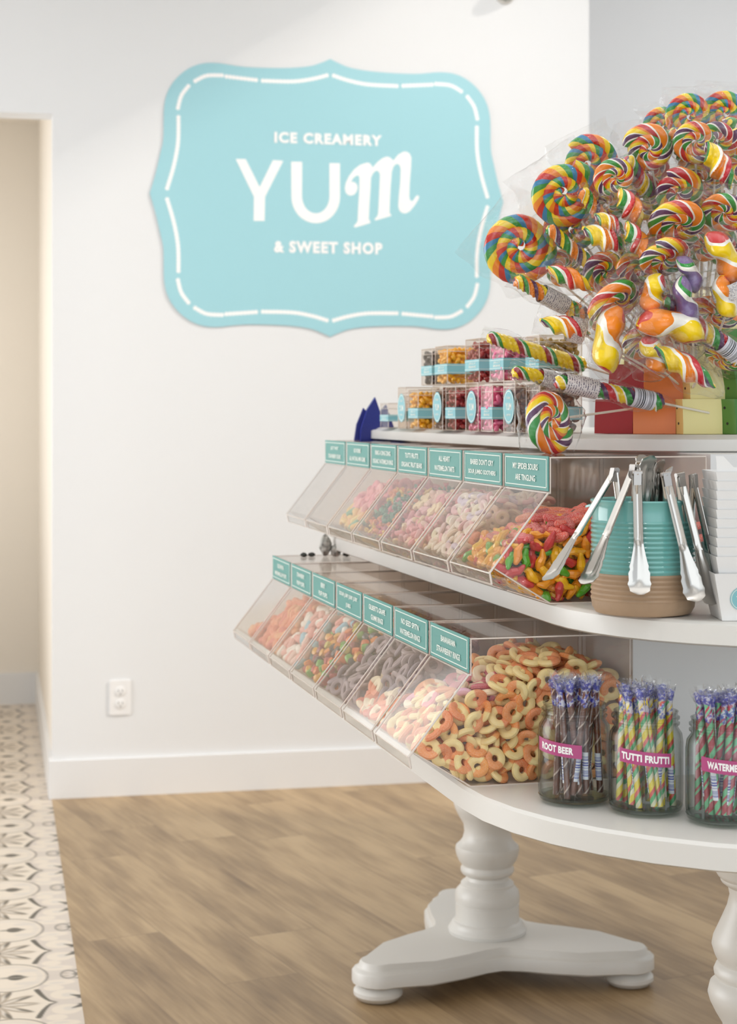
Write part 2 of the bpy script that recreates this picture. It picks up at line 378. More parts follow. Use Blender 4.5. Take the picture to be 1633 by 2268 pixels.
wbox('ceiling', (-3.12, -7.0, LO), (1.39, 0, LO + .1), M['wall'], [((1.29, -1.75, LO + .02), (1.39, 0, HI)), ((1.39, -7.0, LO), (4.2, -1.75, LO + .1))])
wbox('ceiling_high', (1.29, -1.85, HI), (4.32, .12, HI + .1), M['wall'])
wbox('ceiling_recess', (1.744, .12, 3.7), (4.3, 2.32, 3.78), M['wall'])
wbox('baseboard_back', (-.012, -.014, 0), (1.876, 0, .124), M['trim'], [((1.864, 0, 0), (1.876, 2.2, .124))])
wbox('baseboard_hall', (-.014, 0, 0), (0, 1.95, .135), M['trim'], [((-.95, 1.936, 0), (-.014, 1.95, .135))])
wbox('baseboard_recess', (1.876, 2.186, 0), (4.2, 2.2, .124), M['trim'])
wbox('floor', (.005, -7.0, -.06), (4.32, 2.32, 0), M['wood'], [((-.004, -7.0, -.06), (.005, 0.0, -.0))]).data
bpy.data.objects['floor'].matrix_world = WM

# patterned tile strip: the printed pattern is sampled on a fine grid
def smooth01(a, b, x): t = np.clip((x - a) / (b - a), 0, 1); return t * t * (3 - 2 * t)
def tile_colours(X, Y):
    P = .373
    s = X / P + .5; r = (Y - 2.043) / P
    s = np.abs(s - np.round(s)); r = np.abs(r - np.round(r)); e = .006
    def seg(x0, y0, x1, y1, w0, w1=None):
        w1 = w0 if w1 is None else w1; dx, dy = x1 - x0, y1 - y0; t = np.clip(((s - x0) * dx + (r - y0) * dy) / (dx * dx + dy * dy), 0, 1)
        return np.hypot(s - x0 - t * dx, r - y0 - t * dy) - (w0 + (w1 - w0) * t)
    def ell(cx, cy_, a, b, rot=0):
        c, k = math.cos(rot), math.sin(rot); x = (s - cx) * c + (r - cy_) * k; y = -(s - cx) * k + (r - cy_) * c
        return (np.hypot(x / a, y / b) - 1) * min(a, b)
    cream, grey, dark, tan, pale = [np.array(lin(c)[:3]) for c in ((226, 212, 194), (206, 193, 181), (84, 78, 68), (172, 156, 136), (214, 203, 190))]
    C = np.tile(cream, (len(s), 1))
    def put(d, col, k=1.0):
        nonlocal C
        w = (1 - smooth01(-e, e, d))[:, None] * k; C = C * (1 - w) + col * w
    # scroll ground to the right of the bracket curve
    br = lambda q: .35 - .11 * np.sqrt(np.clip(q / .24, 0, 1))
    ground = np.where(r < .24, br(r) - s, .24 - s + (r - .24) * .2)
    put(np.maximum(ground, -.5 + s), grey, .85)
    put(ell(.40, .13, .085, .085), cream); put(ell(.42, .12, .04, .035), pale); put(ell(.34, .26, .06, .05), cream)
    put(ell(.37, .36, .10, .05), cream); put(ell(.36, .35, .05, .018), pale)
    # oval medallion round the arrow
    o = ell(.08, .5, .235, .265); put(np.abs(o + .004) - .006, dark, .8); put(o + .02, cream); put(np.abs(o + .05) - .018, pale, .6)
    put(ell(.19, .38, .075, .030), pale)
    # dark bracket
    for k in range(8):
        a, b = k / 8 * .24, (k + 1) / 8 * .24
        put(seg(.35 - .11 * math.sqrt(a / .24), a, .35 - .11 * math.sqrt(b / .24), b, .008 + .010 * k / 8, .008 + .010 * (k + 1) / 8), dark)
    put(seg(.35, 0, .5, 0, .004), grey)
    # arrow
    put(seg(.0, .5, .12, .5, .004, .02), dark); put(seg(.12, .5, .20, .5, .05, .002), dark); put(seg(.085, .5, .12, .5, .012, .05), dark); put(seg(.2, .5, .40, .5, .002), tan, .6)
    # rosette
    for a in (0, 36, 72, 90):
        c, k = math.cos(R(a)), math.sin(R(a)); put(ell(.13 * c, .13 * k, .12, .034, R(a)), tan)
        put(ell(.12 * c, .12 * k, .085, .014, R(a)), pale)
        put(ell(.20 * c + .012 * k, .20 * k - .012 * c, .055, .014, R(a)), dark, .85)
    put(ell(0, 0, .035, .035), dark)
    # fleur and notches at the strip edge
    o = ell(.435, .5, .045, .075); put(np.abs(o) - .006, dark, .8); put(ell(.415, .475, .02, .008), tan)
    put(seg(.455, .5, .5, .5, .004, .035), dark); put(seg(.47, .42, .5, .42, .004, .012), dark)
    put(seg(.43, .12, .5, .075, .003, .030), dark); put(seg(.47, .05, .5, .06, .004, .02), dark)
    # grout between tiles
    gx = np.abs((X / P * 2) % 1 - .5); gy = np.abs(((Y - 2.043) / P * 2) % 1 - .5)
    put((.5 - np.maximum(gx, gy)) * .5 - .0022, pale, .7)
    return C
def tile_floor():
    xs = np.concatenate([np.arange(-3.0, -.72, .06), np.arange(-.72, -.0035, .0032), [-.004]]); ys = np.concatenate([np.arange(-1.95, 0, .008), np.arange(0, 2.45, .0034), np.arange(2.45, 7.0, .05), [7.0]])
    gx, gy = np.meshgrid(xs, ys); n, m = gx.shape; X, Y = gx.ravel(), gy.ravel()
    V = np.stack([X, -Y, np.zeros_like(X)], 1)
    i = np.arange(n * m).reshape(n, m); F = np.stack([i[:-1, :-1], i[1:, :-1], i[1:, 1:], i[:-1, 1:]], -1).reshape(-1, 4)
    me = bpy.data.meshes.new('floor_tile'); me.vertices.add(len(V)); me.vertices.foreach_set('co', V.ravel()); me.loops.add(F.size); me.loops.foreach_set('vertex_index', F.ravel())
    me.polygons.add(len(F)); me.polygons.foreach_set('loop_start', np.arange(0, F.size, 4)); me.update(calc_edges=True)
    c = np.ones((len(V), 4), np.float32); c[:, :3] = tile_colours(X, Y)
    a = me.attributes.new('tile', 'FLOAT_COLOR', 'POINT'); a.data.foreach_set('color', c.ravel())
    me.materials.append(M['tile']); o = bpy.data.objects.new('floor_tile', me); COL.objects.link(o); o['kind'] = 'structure'; o.matrix_world = WM
tile_floor()

# frame on the sign wall: x along the wall, y up, z out of the wall
def on_wall(s, z, out=.001): return WM @ Matrix.Translation((s, -out, z)) @ Matrix.Rotation(R(90), 4, 'X')

# ------------------------------------------------------------------ painted plaque sign
PX = 1.218 / 775      # metres per unit of the traced outline
def cat_rom(P, k=6):
    out = []
    for i in range(len(P) - 1):
        p0, p1, p2, p3 = P[max(i - 1, 0)], P[i], P[i + 1], P[min(i + 2, len(P) - 1)]
        for j in range(k):
            t = j / k; out.append(tuple(.5 * (2 * p1[c] + (p2[c] - p0[c]) * t + (2 * p0[c] - 5 * p1[c] + 4 * p2[c] - p3[c]) * t * t + (3 * p1[c] - p0[c] - 3 * p2[c] + p3[c]) * t ** 3) for c in (0, 1)))
    return out + [tuple(P[-1])]
quart = [(0, 302), (-20, 293), (-48, 284), (-103, 278), (-187, 277), (-247, 283), (-285, 279), (-318, 262), (-346, 231), (-360, 190), (-362, 119), (-369, 84), (-378, 45), (-388, 10), (-391, 0)]
q = cat_rom(quart, 4)
outline = q + [(x, -y) for x, y in q[-2::-1]] + [(-x, -y) for x, y in q[1:]] + [(-x, y) for x, y in q[-2:0:-1]]
def ccw(P): return P if sum(P[i][0] * P[(i + 1) % len(P)][1] - P[(i + 1) % len(P)][0] * P[i][1] for i in range(len(P))) > 0 else P[::-1]
sign = thing('wall_sign', 'large teal scalloped plaque reading YUM ice creamery and sweet shop on the white wall', 'sign', (0, 0, 0))
sign.matrix_world = on_wall(.934, 2.009, .002)
m = MB(); m.prism(ccw([(x * PX, y * PX) for x, y in outline]), 0.0012, .0020); obj('plaque', m, M['teal_sign'], sign, False)
m = MB()
inner = [[(-8, 266), (-40, 257), (-83, 250), (-148, 249)], [(-163, 250), (-227, 255)], [(-237, 257), (-270, 255), (-294, 243)], [(-309, 231), (-324, 210), (-331, 184)], [(-330, 164), (-331, 110), (-340, 60), (-354, 12)]]
for seg in inner:
    P = cat_rom(seg, 8) if len(seg) > 2 else [seg[0], seg[1]]
    d = [0]
    for a, b in zip(P, P[1:]): d.append(d[-1] + math.dist(a, b))
    n = int(d[-1] / 7.5); 
    for i in range(n + 1):
        L = d[-1] * i / n; k = max(j for j in range(len(d)) if d[j] <= L + 1e-6); k = min(k, len(P) - 2); t = (L - d[k]) / max(d[k + 1] - d[k], 1e-6)
        x = P[k][0] + (P[k + 1][0] - P[k][0]) * t; y = P[k][1] + (P[k + 1][1] - P[k][1]) * t
        for sx in (1, -1):
            for sy in (1, -1):
                kk = m.addv([((sx * x + 4.9 * math.cos(a * math.pi / 4)) * PX, (sy * y + 4.9 * math.sin(a * math.pi / 4)) * PX, .0022 + .00001 * (i % 3)) for a in range(8)]); m.face(range(kk, kk + 8))
obj('dashed_border', m, M['white_vinyl'], sign, False)
def flat(pts, z=.0024):
    m = MB(); m.prism([(x * PX, y * PX) for x, y in ccw(pts)], z - .0012, z); return m
# letter outlines traced around the plaque centre (y up)
Zc = lambda P, sc, x0, y0: [((x / sc + x0) - 728, 440 - (y / sc + y0)) for x, y in P]
# undo the slight lean that perspective gives
def rect(P): return [(x, y + .0145 * x * (1 if True else 0)) for x, y in P]
Yl = Zc([(132, 492), (268, 492), (458, 868), (640, 500), (782, 508), (532, 1000), (526, 1326), (376, 1326), (380, 1000)], 6.281, 500, 280)
obj('letter', flat(rect(Yl)), M['white_vinyl'], sign, False)
arc_o = [(1230 + 337 * math.cos(a), 990 + 362 * math.sin(a)) for a in [math.pi * k / 16 for k in range(17)]]
arc_i = [(1230 + 190 * math.cos(a), 985 + 232 * math.sin(a)) for a in [math.pi * k / 16 for k in range(16, -1, -1)]]
Ul = Zc([(1566, 530)] + arc_o + [(890, 518), (1042, 518)] + arc_i + [(1420, 530)], 6.281, 500, 280)
obj('letter', flat(rect(Ul)), M['white_vinyl'], sign, False)
ml = Zc([(560, 345), (440, 385), (330, 470), (240, 590), (185, 700), (165, 800), (180, 880), (225, 925), (275, 935), (335, 915), (380, 860), (398, 790), (385, 735), (350, 700), (310, 688), (275, 695), (310, 630), (360, 585), (400, 572), (425, 590), (432, 640), (425, 900), (405, 1200), (398, 1380), (370, 1430), (320, 1480), (355, 1500), (490, 1462), (625, 1420), (632, 1400), (600, 1350), (612, 1100), (632, 800), (640, 610), (680, 530), (730, 485), (770, 490), (795, 520), (805, 560), (795, 800), (780, 1100), (770, 1260), (745, 1310), (700, 1352), (730, 1372), (870, 1330), (1010, 1290), (1012, 1272), (980, 1235), (985, 1050), (1000, 750), (1020, 500), (1050, 410), (1095, 362), (1135, 358), (1170, 390), (1185, 450), (1175, 700), (1150, 950), (1140, 1120), (1160, 1190), (1210, 1235), (1280, 1242), (1350, 1205), (1440, 1100), (1510, 990), (1525, 930), (1490, 915), (1455, 945), (1420, 1005), (1385, 1025), (1355, 1005), (1342, 940), (1350, 700), (1375, 400), (1380, 240), (1350, 170), (1290, 135), (1230, 138), (1140, 190), (1050, 300), (1020, 270), (970, 235), (920, 232), (850, 260), (760, 330), (670, 430), (640, 375), (600, 345)], 8.165, 740, 320)
obj('letter', flat(rect(ml)), M['white_vinyl'], sign, False)
for tx, yy, wd, hh in (('ICE CREAMERY', 128, 238, 24), ('& SWEET SHOP', -108, 240, 26)):
    t = text_mb(tx, wd * PX, hh * PX, bold=.05, spacing=1.18); k = MB(); k.merge(t, Matrix.Translation((-4 * PX, (yy) * PX, .0026))); obj('lettering', k, M['white_vinyl'], sign, False)

# wall outlet
ot = thing('wall_outlet', 'white double power outlet low on the white wall', 'outlet'); ot.matrix_world = on_wall(.222, .326, 0)
m = MB(); m.prism([(-.035 + .004, -.0575), (.035 - .004, -.0575), (.035, -.0535), (.035, .0535), (.031, .0575), (-.031, .0575), (-.035, .0535), (-.035, -.0535)], 0, .005, top=None); obj('cover_plate', m, M['outlet'], ot, False)
for k in (-1, 1):
    m = MB(); m.lathe([(.017, .005), (.017, .0068), (.0155, .0074)], 20, c=(0, k * .0205)); s_ = obj('socket', m, M['outlet'], ot)
    m = MB(); m.box((-.0075, k * .0205 - .001, .0074), (-.0055, k * .0205 + .007, .0076)); m.box((.0055, k * .0205 - .001, .0074), (.0075, k * .0205 + .007, .0076)); m.box((-.002, k * .0205 - .010, .0074), (.002, k * .0205 - .006, .0076)); obj('slot', m, M['dark'], s_, False)
# small round fitting at the top of the wall
lm = thing('ceiling_sensor', 'small round white sensor dome at the top edge of the white wall', 'sensor'); lm.matrix_world = on_wall(1.555, 2.735, 0)
m = MB(); m.lathe([(.034, 0), (.034, .012), (.03, .02)], 28); obj('mount', m, M['grey_metal'], lm)
m = MB(); m.lathe([(.03, .018), (.027, .03), (.018, .038), (.004, .041)], 28); obj('dome', m, M['rock'], lm)

# ================================================================== the tiered display table
def stadium(oc, tc, half, rad, n=20, far=None):
    """outline in table coordinates, counter-clockwise; centre (oc,tc)"""
    P = []
    for k in range(n + 1): a = math.pi * k / n; P.append((oc + rad * math.cos(a), tc + half + rad * math.sin(a)))
    for k in range(n + 1): a = math.pi + math.pi * k / n; P.append((oc + rad * math.cos(a), tc - half + rad * math.sin(a)))
    return P
def slab(m, prof, oc, tc, half, rad):
    """prof: list of (inset, z)"""
    m.layers([[(x, y, z) for x, y in stadium(oc, tc, half, rad - i)] for i, z in prof])
OC = 1.243
tbl = thing('tiered_display_table', 'white three-tier oval display table on turned pedestals over the wood floor', 'table', T(OC, 3.178, 0), (0, 0, ANG))
def L(o, t): return o - OC, t - 3.178          # table coordinates -> local to the table empty
m = MB(); slab(m, [(.006, .703), (0, .706), (0, .735), (.004, .7395), (.012, .740)], 0, 0, .744, .497); obj('tabletop', m, M['white_paint'], tbl)
m = MB(); slab(m, [(.005, .967), (0, .970), (0, .996), (.004, .9995), (.012, 1.0)], 0, 0, .744, .361); obj('middle_shelf', m, M['white_paint'], tbl)
m = MB(); slab(m, [(.006, 1.216), (0, 1.2185), (0, 1.236), (.006, 1.2385), (.010, 1.2385), (.018, 1.243), (.03, 1.243)], .0, .16, .56, .267); obj('top_shelf', m, M['white_paint'], tbl)
for z0, z1, o0_, o1_, t0_ in ((.74, .967, 1.006, 1.48, 2.425), (1.0, 1.216, 1.13, 1.356, 2.425)):
    m = MB(); a_, b_ = L(o0_, t0_), L(o1_, 3.94); m.box((a_[0], a_[1], z0), (b_[0], b_[1], z1)); obj('riser', m, M['trim'], tbl, False)
col_prof = [(.088, .086), (.09, .094), (.086, .1), (.083, .103), (.082, .108), (.078, .112), (.074, .114), (.073, .122), (.073, .152), (.0715, .153), (.0715, .157), (.074, .158), (.0745, .168), (.072, .181), (.064, .190), (.061, .193), (.061, .198), (.058, .201), (.05, .206), (.048, .214), (.051, .217), (.058, .220), (.0615, .226), (.0615, .232), (.058, .237), (.058, .240), (.066, .25), (.071, .262), (.0735, .275), (.072, .283), (.064, .29), (.057, .299), (.053, .315), (.055, .334), (.066, .352), (.074, .368), (.0775, .38), (.074, .395), (.064, .404), (.0675, .409), (.0685, .416), (.065, .424), (.061, .428), (.067, .44), (.0715, .455), (.069, .468), (.058, .492), (.048, .515), (.044, .532), (.0465, .545), (.056, .552), (.058, .555), (.058, .558), (.062, .562), (.065, .567), (.065, .60), (.09, .64), (.095, .66), (.095, .704)]
def plate_ring(inset, z):
    Rr, hw, P = .385 - inset, .058 - inset, []
    for k in range(3):
        a = R(100 + 120 * k); ca, sa = math.cos(a), math.sin(a)
        arm = []
        for i in range(9):
            f = -math.pi / 2 + math.pi * i / 8; arm.append((Rr - hw * .9 + hw * .9 * math.cos(f), hw * math.sin(f)))
        P += [(x * ca - y * sa, x * sa + y * ca) for x, y in arm]
        b = a + R(60); rm = .142 - inset   # waist between two arms
        for i, (rr, da) in enumerate(((.275, -40), (.205, -28), (.160, -14), (.145, 0), (.160, 14), (.205, 28), (.275, 40))):
            aa = b + R(da); P.append(((rr - inset) * math.cos(aa), (rr - inset) * math.sin(aa)))
    return [(x, y, z) for x, y in P]
for tt in (3.86, 2.495):
    px, py = L(OC, tt)
    ped = bpy.data.objects.new('pedestal', None); COL.objects.link(ped); ped.parent = tbl; ped.location = (px, py, 0); ped.rotation_euler = (0, 0, -ANG)
    m = MB(); m.lathe(col_prof, 48); obj('column', m, M['white_paint'], ped)
    m = MB(); m.layers([plate_ring(i, z) for i, z in ((.006, .036), (0, .040), (0, .064), (.003, .068), (.010, .070), (.014, .074), (.016, .082), (.020, .086))]); obj('tripod_base', m, M['white_paint'], ped)
    for k in range(3):
        a = R(100 + 120 * k); m = MB()
        m.lathe([(.03, 0), (.046, .004), (.054, .014), (.054, .022), (.045, .032), (.03, .036)], 28, c=((.385 - .056) * math.cos(a), (.385 - .056) * math.sin(a))); obj('bun_foot', m, M['white_paint'], ped)

# ================================================================== candy bins
BW, BD = .2, .245            # clear width and depth of one bin
PRO = [(0, 0), (-.085, .052), (0, .160), (0, .212), (BD, .212), (BD, 0)]
def polypanel(m, pts, y0, y1, mi=0):
    P = pts; n = len(P); k = m.addv([(x, y0, z) for x, z in P] + [(x, y1, z) for x, z in P])
    m.face([k + i for i in range(n)], mi); m.face([k + n + i for i in range(n)][::-1], mi)
    for i in range(n): j = (i + 1) % n; m.face((k + j, k + i, k + n + i, k + n + j), mi)
def sheet(m, a, b, y0, y1, th, mi=0):
    """thin board between profile points a and b"""
    d = Vector((b[0] - a[0], b[1] - a[1])); n_ = Vector((-d.y, d.x)).normalized() * th
    polypanel(m, [a, b, (b[0] + n_.x, b[1] + n_.y), (a[0] + n_.x, a[1] + n_.y)], y0, y1, mi)
def rod(m, a, b, r=.0012, n=6, mi=0): m.tube([a, b], r, n, mi)
_bin = {}
def bin_meshes():
    b = MB()
    for y in (0, BW - .003): polypanel(b, PRO, y, y + .003)
    for i, j in ((1, 0), (2, 3), (3, 4), (4, 5), (5, 0)): sheet(b, PRO[i], PRO[j], .003, BW - .003, .0025)
    e = MB()
    for y in (.0015, BW - .0015):
        for i, j in ((0, 1), (2, 3), (3, 4), (4, 5), (5, 0)):
            rod(e, (PRO[i][0], y, PRO[i][1]), (PRO[j][0], y, PRO[j][1]), .0011)
    for i in (0, 2, 3): rod(e, (PRO[i][0], .0015, PRO[i][1]), (PRO[i][0], BW - .0015, PRO[i][1]), .0010)
    l = MB(); A, B = (-.093, .046), (-.003, .161)
    sheet(l, A, B, .001, BW - .001, .0028)
    le = MB(); polypanel(l, [(-.0935, .046), (-.0915, .046), (-.0885, .030), (-.0905, .030)], .001, BW - .001); rod(le, (-.0895, .001, .030), (-.0895, BW - .001, .030), .0010)
    for y in (.0014, BW - .0014): rod(le, (A[0], y, A[1]), (B[0], y, B[1]), .0016); rod(le, (-.0925, y, .047), (-.0895, y, .030), .0016)
    rod(le, (A[0], .001, A[1]), (A[0], BW - .001, A[1]), .0013); rod(le, (B[0] + .001, .001, B[1] - .0005), (B[0] + .001, BW - .001, B[1] - .0005), .0016)
    lab = MB(); lab.box((-.0035, .002, .163), (-.0020, BW + .001, .214))
    br = MB()
    x0 = -.0042
    for (y0, z0, y1, z1) in ((.007, .1675, BW - .004, .1687), (.007, .2087, BW - .004, .2099), (.007, .1675, .0086, .2099), (BW - .0056, .1675, BW - .004, .2099)): br.box((x0, y0, z0), (x0 + .0006, y1, z1))
    for k, v in dict(body=(b, M['acrylic']), edges=(e, M['acrylic_edge']), lid=(l, M['lid_acrylic']), lip=(le, M['acrylic_edge']), label_card=(lab, M['teal_label']), border=(br, M['print_white'])).items(): _bin[k] = v[0].mesh(k, v[1], False if k in ('body', 'lid', 'label_card', 'border') else True)
bin_meshes()
def make_bin(o0, t0, z0, lines, label, group):
    r = thing('candy_bin', label, 'candy bin', T(o0, t0, z0), (0, 0, ANG), group)
    bd = obj('body', _bin['body'], None, r); obj('edge_trim', _bin['edges'], None, bd)
    ld = obj('lid', _bin['lid'], None, r); obj('lip', _bin['lip'], None, ld)
    tl = obj('name_label', _bin['label_card'], None, r); obj('border_line', _bin['border'], None, tl)
    m = MB(); c = BW / 2
    for i, tx in enumerate(lines):
        t = text_mb(tx, .0076 * len(tx) * (.88 if len(tx) > 20 else 1), .0092, bold=.02)
        zz = .1885 + (.0082 if i == 0 else -.0088)
        # text plane: x -> -y (reads from the far end to the near end), y -> z, facing -x
        m.merge(t, Matrix(((0, 0, -1, -.0046), (-1, 0, 0, c), (0, 1, 0, zz), (0, 0, 0, 1))))
    obj('lettering', m, M['print_white'], tl, False)
    return r
LOW = dict(o=.755, t=2.42, z=.7405, p=.2155); UP = dict(o=.876, t=2.42, z=1.0005, p=.2150)
low_txt = [('BANANARAMA', 'STRAWBERRY RINGS'), ('NO SEED SPIT\'N', 'WATERMELON RINGS'), ('GILBERT\'S GRAPE', 'GUMMI RINGS'), ('SOUR JUBY JUBY JUBY', 'JUBES'), ('BERRY', 'PUFF PUFFS'), ('STRAWBERRY', 'PUFF PUFFS'), ('BLUE MOON', 'MARSHMALLOW PUFFS')]
up_txt = [('MY SPIDER SOURS', 'ARE TINGLING'), ('BABIES DON\'T CRY', 'SOUR JUMBO SOOTHERS'), ('ALL HEART', 'WATERMELON TARTS'), ('TUTTI FRUTTI', 'ORGANIC FRUIT BEARS'), ('RING A DING DING', 'ORGANIC WATERMELON RINGS'), ('NO WORMS', 'ALL NATURAL MINI GUMS'), ('JUST TWIST', 'STRAWBERRY SOURS')]
low_lab = ['clear bin of orange and cream peach rings at the near end of the lower row', 'clear bin in the lower row labelled watermelon rings, second from the near end', 'clear bin of dusky purple grape rings in the lower row', 'clear bin of multicoloured jube sweets in the lower row', 'clear bin of pale pink, white and blue puffs in the lower row', 'clear bin of soft orange puffs in the lower row, second from the far end', 'half-empty clear bin of orange sweets at the far end of the lower row']
up_lab = ['clear bin of sour worms and yellow gummies at the near end of the upper row', 'clear bin of pale pastel soothers in the upper row, second from the near end', 'clear bin of pale pink heart tarts in the upper row', 'clear bin of organic fruit bears in the middle of the upper row', 'clear bin of pink and yellow sweets in the upper row, third from the far end', 'empty clear bin in the upper row, second from the far end', 'empty clear bin at the far end of the upper row']
for k in range(7):
    make_bin(LOW['o'], LOW['t'] + k * LOW['p'], LOW['z'], low_txt[k], low_lab[k], 'lower row of clear candy bins')
    make_bin(UP['o'], UP['t'] + k * UP['p'], UP['z'], up_txt[k], up_lab[k], 'upper row of clear candy bins')

# ---- one mesh of each sweet
def ring_mb(R_=.0110, r=.0063, nu=20, nv=9, zs=.78, split=True):
    m = MB(); P = []; H = []
    for i in range(nu):
        a = 2 * math.pi * i / nu
        for j in range(nv):
            b = 2 * math.pi * j / nv; rr = R_ + r * math.cos(b); P.append((rr * math.cos(a), rr * math.sin(a), r * zs * math.sin(b))); H.append(min(1, max(0, .5 + (rr * math.sin(a)) * 220)))
    k = m.addv(P)
    for i in range(nu):
        for j in range(nv): m.face((k + i * nv + j, k + ((i + 1) % nu) * nv + j, k + ((i + 1) % nu) * nv + (j + 1) % nv, k + i * nv + (j + 1) % nv))
    m.half = H if split else [0.0] * len(P); return m
def blob_mb(pts, rs, nu=9):
    """soft sweet: tube along points with radii, rounded ends"""
    m = MB(); P = [Vector(p) for p in pts]; n = len(P) - 1
    path = []; rad = []
    for i in range(n * 4 + 1):
        t = i / 4; k = min(int(t), n - 1); f = t - k; path.append(P[k].lerp(P[k + 1], f)); rad.append(rs[k] * (1 - f) + rs[k + 1] * f)
    fr = frames(path); e = len(fr) - 1; rings = []
    p, u, w = fr[0]; tn = (path[0] - path[1]).normalized()
    for q, s in ((.95, .3), (.6, .78)): rings.append([p + tn * rad[0] * q + (u * math.cos(2 * math.pi * a / nu) + w * math.sin(2 * math.pi * a / nu)) * rad[0] * s for a in range(nu)])
    for (p, u, w), r_ in zip(fr, rad): rings.append([p + (u * math.cos(2 * math.pi * a / nu) + w * math.sin(2 * math.pi * a / nu)) * r_ for a in range(nu)])
    p, u, w = fr[-1]; tn = (path[-1] - path[-2]).normalized()
    for q, s in ((.6, .78), (.95, .3)): rings.append([p + tn * rad[-1] * q + (u * math.cos(2 * math.pi * a / nu) + w * math.sin(2 * math.pi * a / nu)) * rad[-1] * s for a in range(nu)])
    m.layers(rings); m.half = [1.0 if v[0] > 0 else 0.0 for v in m.v]; return m
def heart_mb():
    m = MB(); pts = [(16 * math.sin(a) ** 3, 13 * math.cos(a) - 5 * math.cos(2 * a) - 2 * math.cos(3 * a) - math.cos(4 * a)) for a in [2 * math.pi * (k + .01) / 20 for k in range(20)]][::-1]
    s = .0007; rings = [[(x * s * q, (y + 2) * s * q, z) for x, y in pts] for q, z in ((.8, -.004), (1, -.0015), (1, .0015), (.8, .004))]
    m.layers(rings); m.half = [0.0] * len(m.v); return m
def jube_mb():
    m = MB(); m.lathe([(.0045, -.0075), (.0078, -.006), (.0085, 0), (.007, .0065), (.004, .0075)], 10); m.half = [0.0] * len(m.v); return m
def bear_mb():
    m = MB(); m.sphere((0, 0, 0), .0058, 8, 6, sc=(.9, 1.3, .9)); m.sphere((0, .0105, 0), .0045, 8, 6); 
    for s in (-1, 1):
        m.sphere((s * .004, .014, 0), .0018, 6, 4); m.sphere((s * .0055, .004, .003), .0023, 6, 4, sc=(1, 1, 1.5)); m.sphere((s * .0048, -.007, .0025), .0027, 6, 4, sc=(1, 1, 1.6))
    m.half = [0.0] * len(m.v); return m
SW = {}
def sweet(key, name, mb, cols, second=None, rough=.5, coat=0.0, spacing=.0195, thick=.005, flat=True, bump=.35, sugar=.35):
    SW[key] = dict(ext=[v for v in mb.v[::3]], name=name, mb=mb, mesh=mb.mesh(name, random_candy(name + '_' + key, cols, rough, bump, second=second, coat=coat, sugar=0 if coat else sugar)), mat_i=random_candy(name + '_' + key + '_heap', cols, rough, bump, island=True, second=second, coat=coat, sugar=0 if coat else sugar), sp=spacing, th=thick, flat=flat)
sweet('peach', 'peach_ring', ring_mb(), [(242, 152, 74), (246, 166, 84), (236, 142, 84), (244, 160, 98)], (249, 228, 160), spacing=.0212)
sweet('straw', 'strawberry_ring', ring_mb(), [(232, 138, 150), (240, 168, 188), (218, 110, 124), (236, 190, 214)], (250, 232, 200), spacing=.0212)
sweet('apricot', 'peach_ring', ring_mb(), [(238, 122, 72), (242, 138, 84), (232, 116, 80)], (248, 228, 190), spacing=.0212)
sweet('grape', 'grape_ring', ring_mb(.0118, .0048), [(168, 146, 150), (150, 128, 134), (180, 158, 158), (158, 140, 150)], None, spacing=.0235)
sweet('jube', 'jube_sweet', jube_mb(), [(236, 118, 30), (232, 166, 40), (110, 176, 60), (54, 44, 48), (188, 52, 48), (240, 140, 36), (150, 44, 60), (206, 190, 60)], None, rough=.25, coat=.4, spacing=.0150, flat=False)
sweet('puff', 'marshmallow_puff', blob_mb([(-.008, 0, 0), (.008, 0, 0)], [.0075, .0075]), [(244, 176, 160), (250, 236, 222), (246, 206, 190), (150, 204, 222), (252, 240, 226), (240, 160, 146)], None, rough=.7, spacing=.0175, flat=False)
sweet('puff_o', 'strawberry_puff', blob_mb([(-.010, 0, 0), (0, .004, .002), (.010, 0, 0)], [.008, .009, .008]), [(240, 128, 88), (244, 146, 96), (232, 108, 84), (246, 170, 110), (236, 120, 70)], None, rough=.6, spacing=.020, flat=False)
sweet('worm', 'sour_worm', blob_mb([(-.034, .002, 0), (-.018, -.003, .003), (0, .004, 0), (.018, -.002, .003), (.034, .004, 0)], [.0062, .0072, .0066, .0072, .0058]), [(226, 62, 36), (238, 98, 50), (214, 48, 48), (240, 120, 60), (196, 44, 48)], (236, 86, 66), rough=.45, bump=.8, spacing=.0165, flat=False, sugar=.6)
sweet('shark', 'yellow_gummy', blob_mb([(-.013, 0, 0), (-.005, .002, .001), (.004, -.002, 0), (.013, .002, 0)], [.0048, .0072, .006, .0035]), [(246, 176, 16), (248, 196, 24), (240, 150, 24), (246, 186, 20), (86, 170, 40), (206, 58, 60), (244, 160, 20)], None, rough=.22, coat=.5, bump=0, spacing=.0150, flat=False)
sweet('cola', 'dark_sour_gummy', blob_mb([(-.008, 0, 0), (.008, .002, 0)], [.0085, .008]), [(150, 46, 50), (116, 60, 44), (176, 62, 62), (140, 40, 56)], None, rough=.5, bump=.8, spacing=.0165, flat=False)
sweet('sooth', 'pastel_soother', ring_mb(.0075, .005, split=True), [(236, 196, 190), (244, 214, 186), (240, 178, 176), (222, 200, 214), (242, 226, 190)], (246, 226, 206), spacing=.0150)
sweet('heart', 'heart_tart', heart_mb(), [(236, 140, 140), (244, 196, 170), (238, 170, 168), (240, 206, 150)], None, spacing=.0165)
sweet('bear', 'gummy_bear', bear_mb(), [(232, 130, 50), (70, 130, 84), (220, 88, 96), (240, 196, 60), (214, 120, 130)], None, rough=.3, coat=.3, bump=0, spacing=.0165, flat=False)
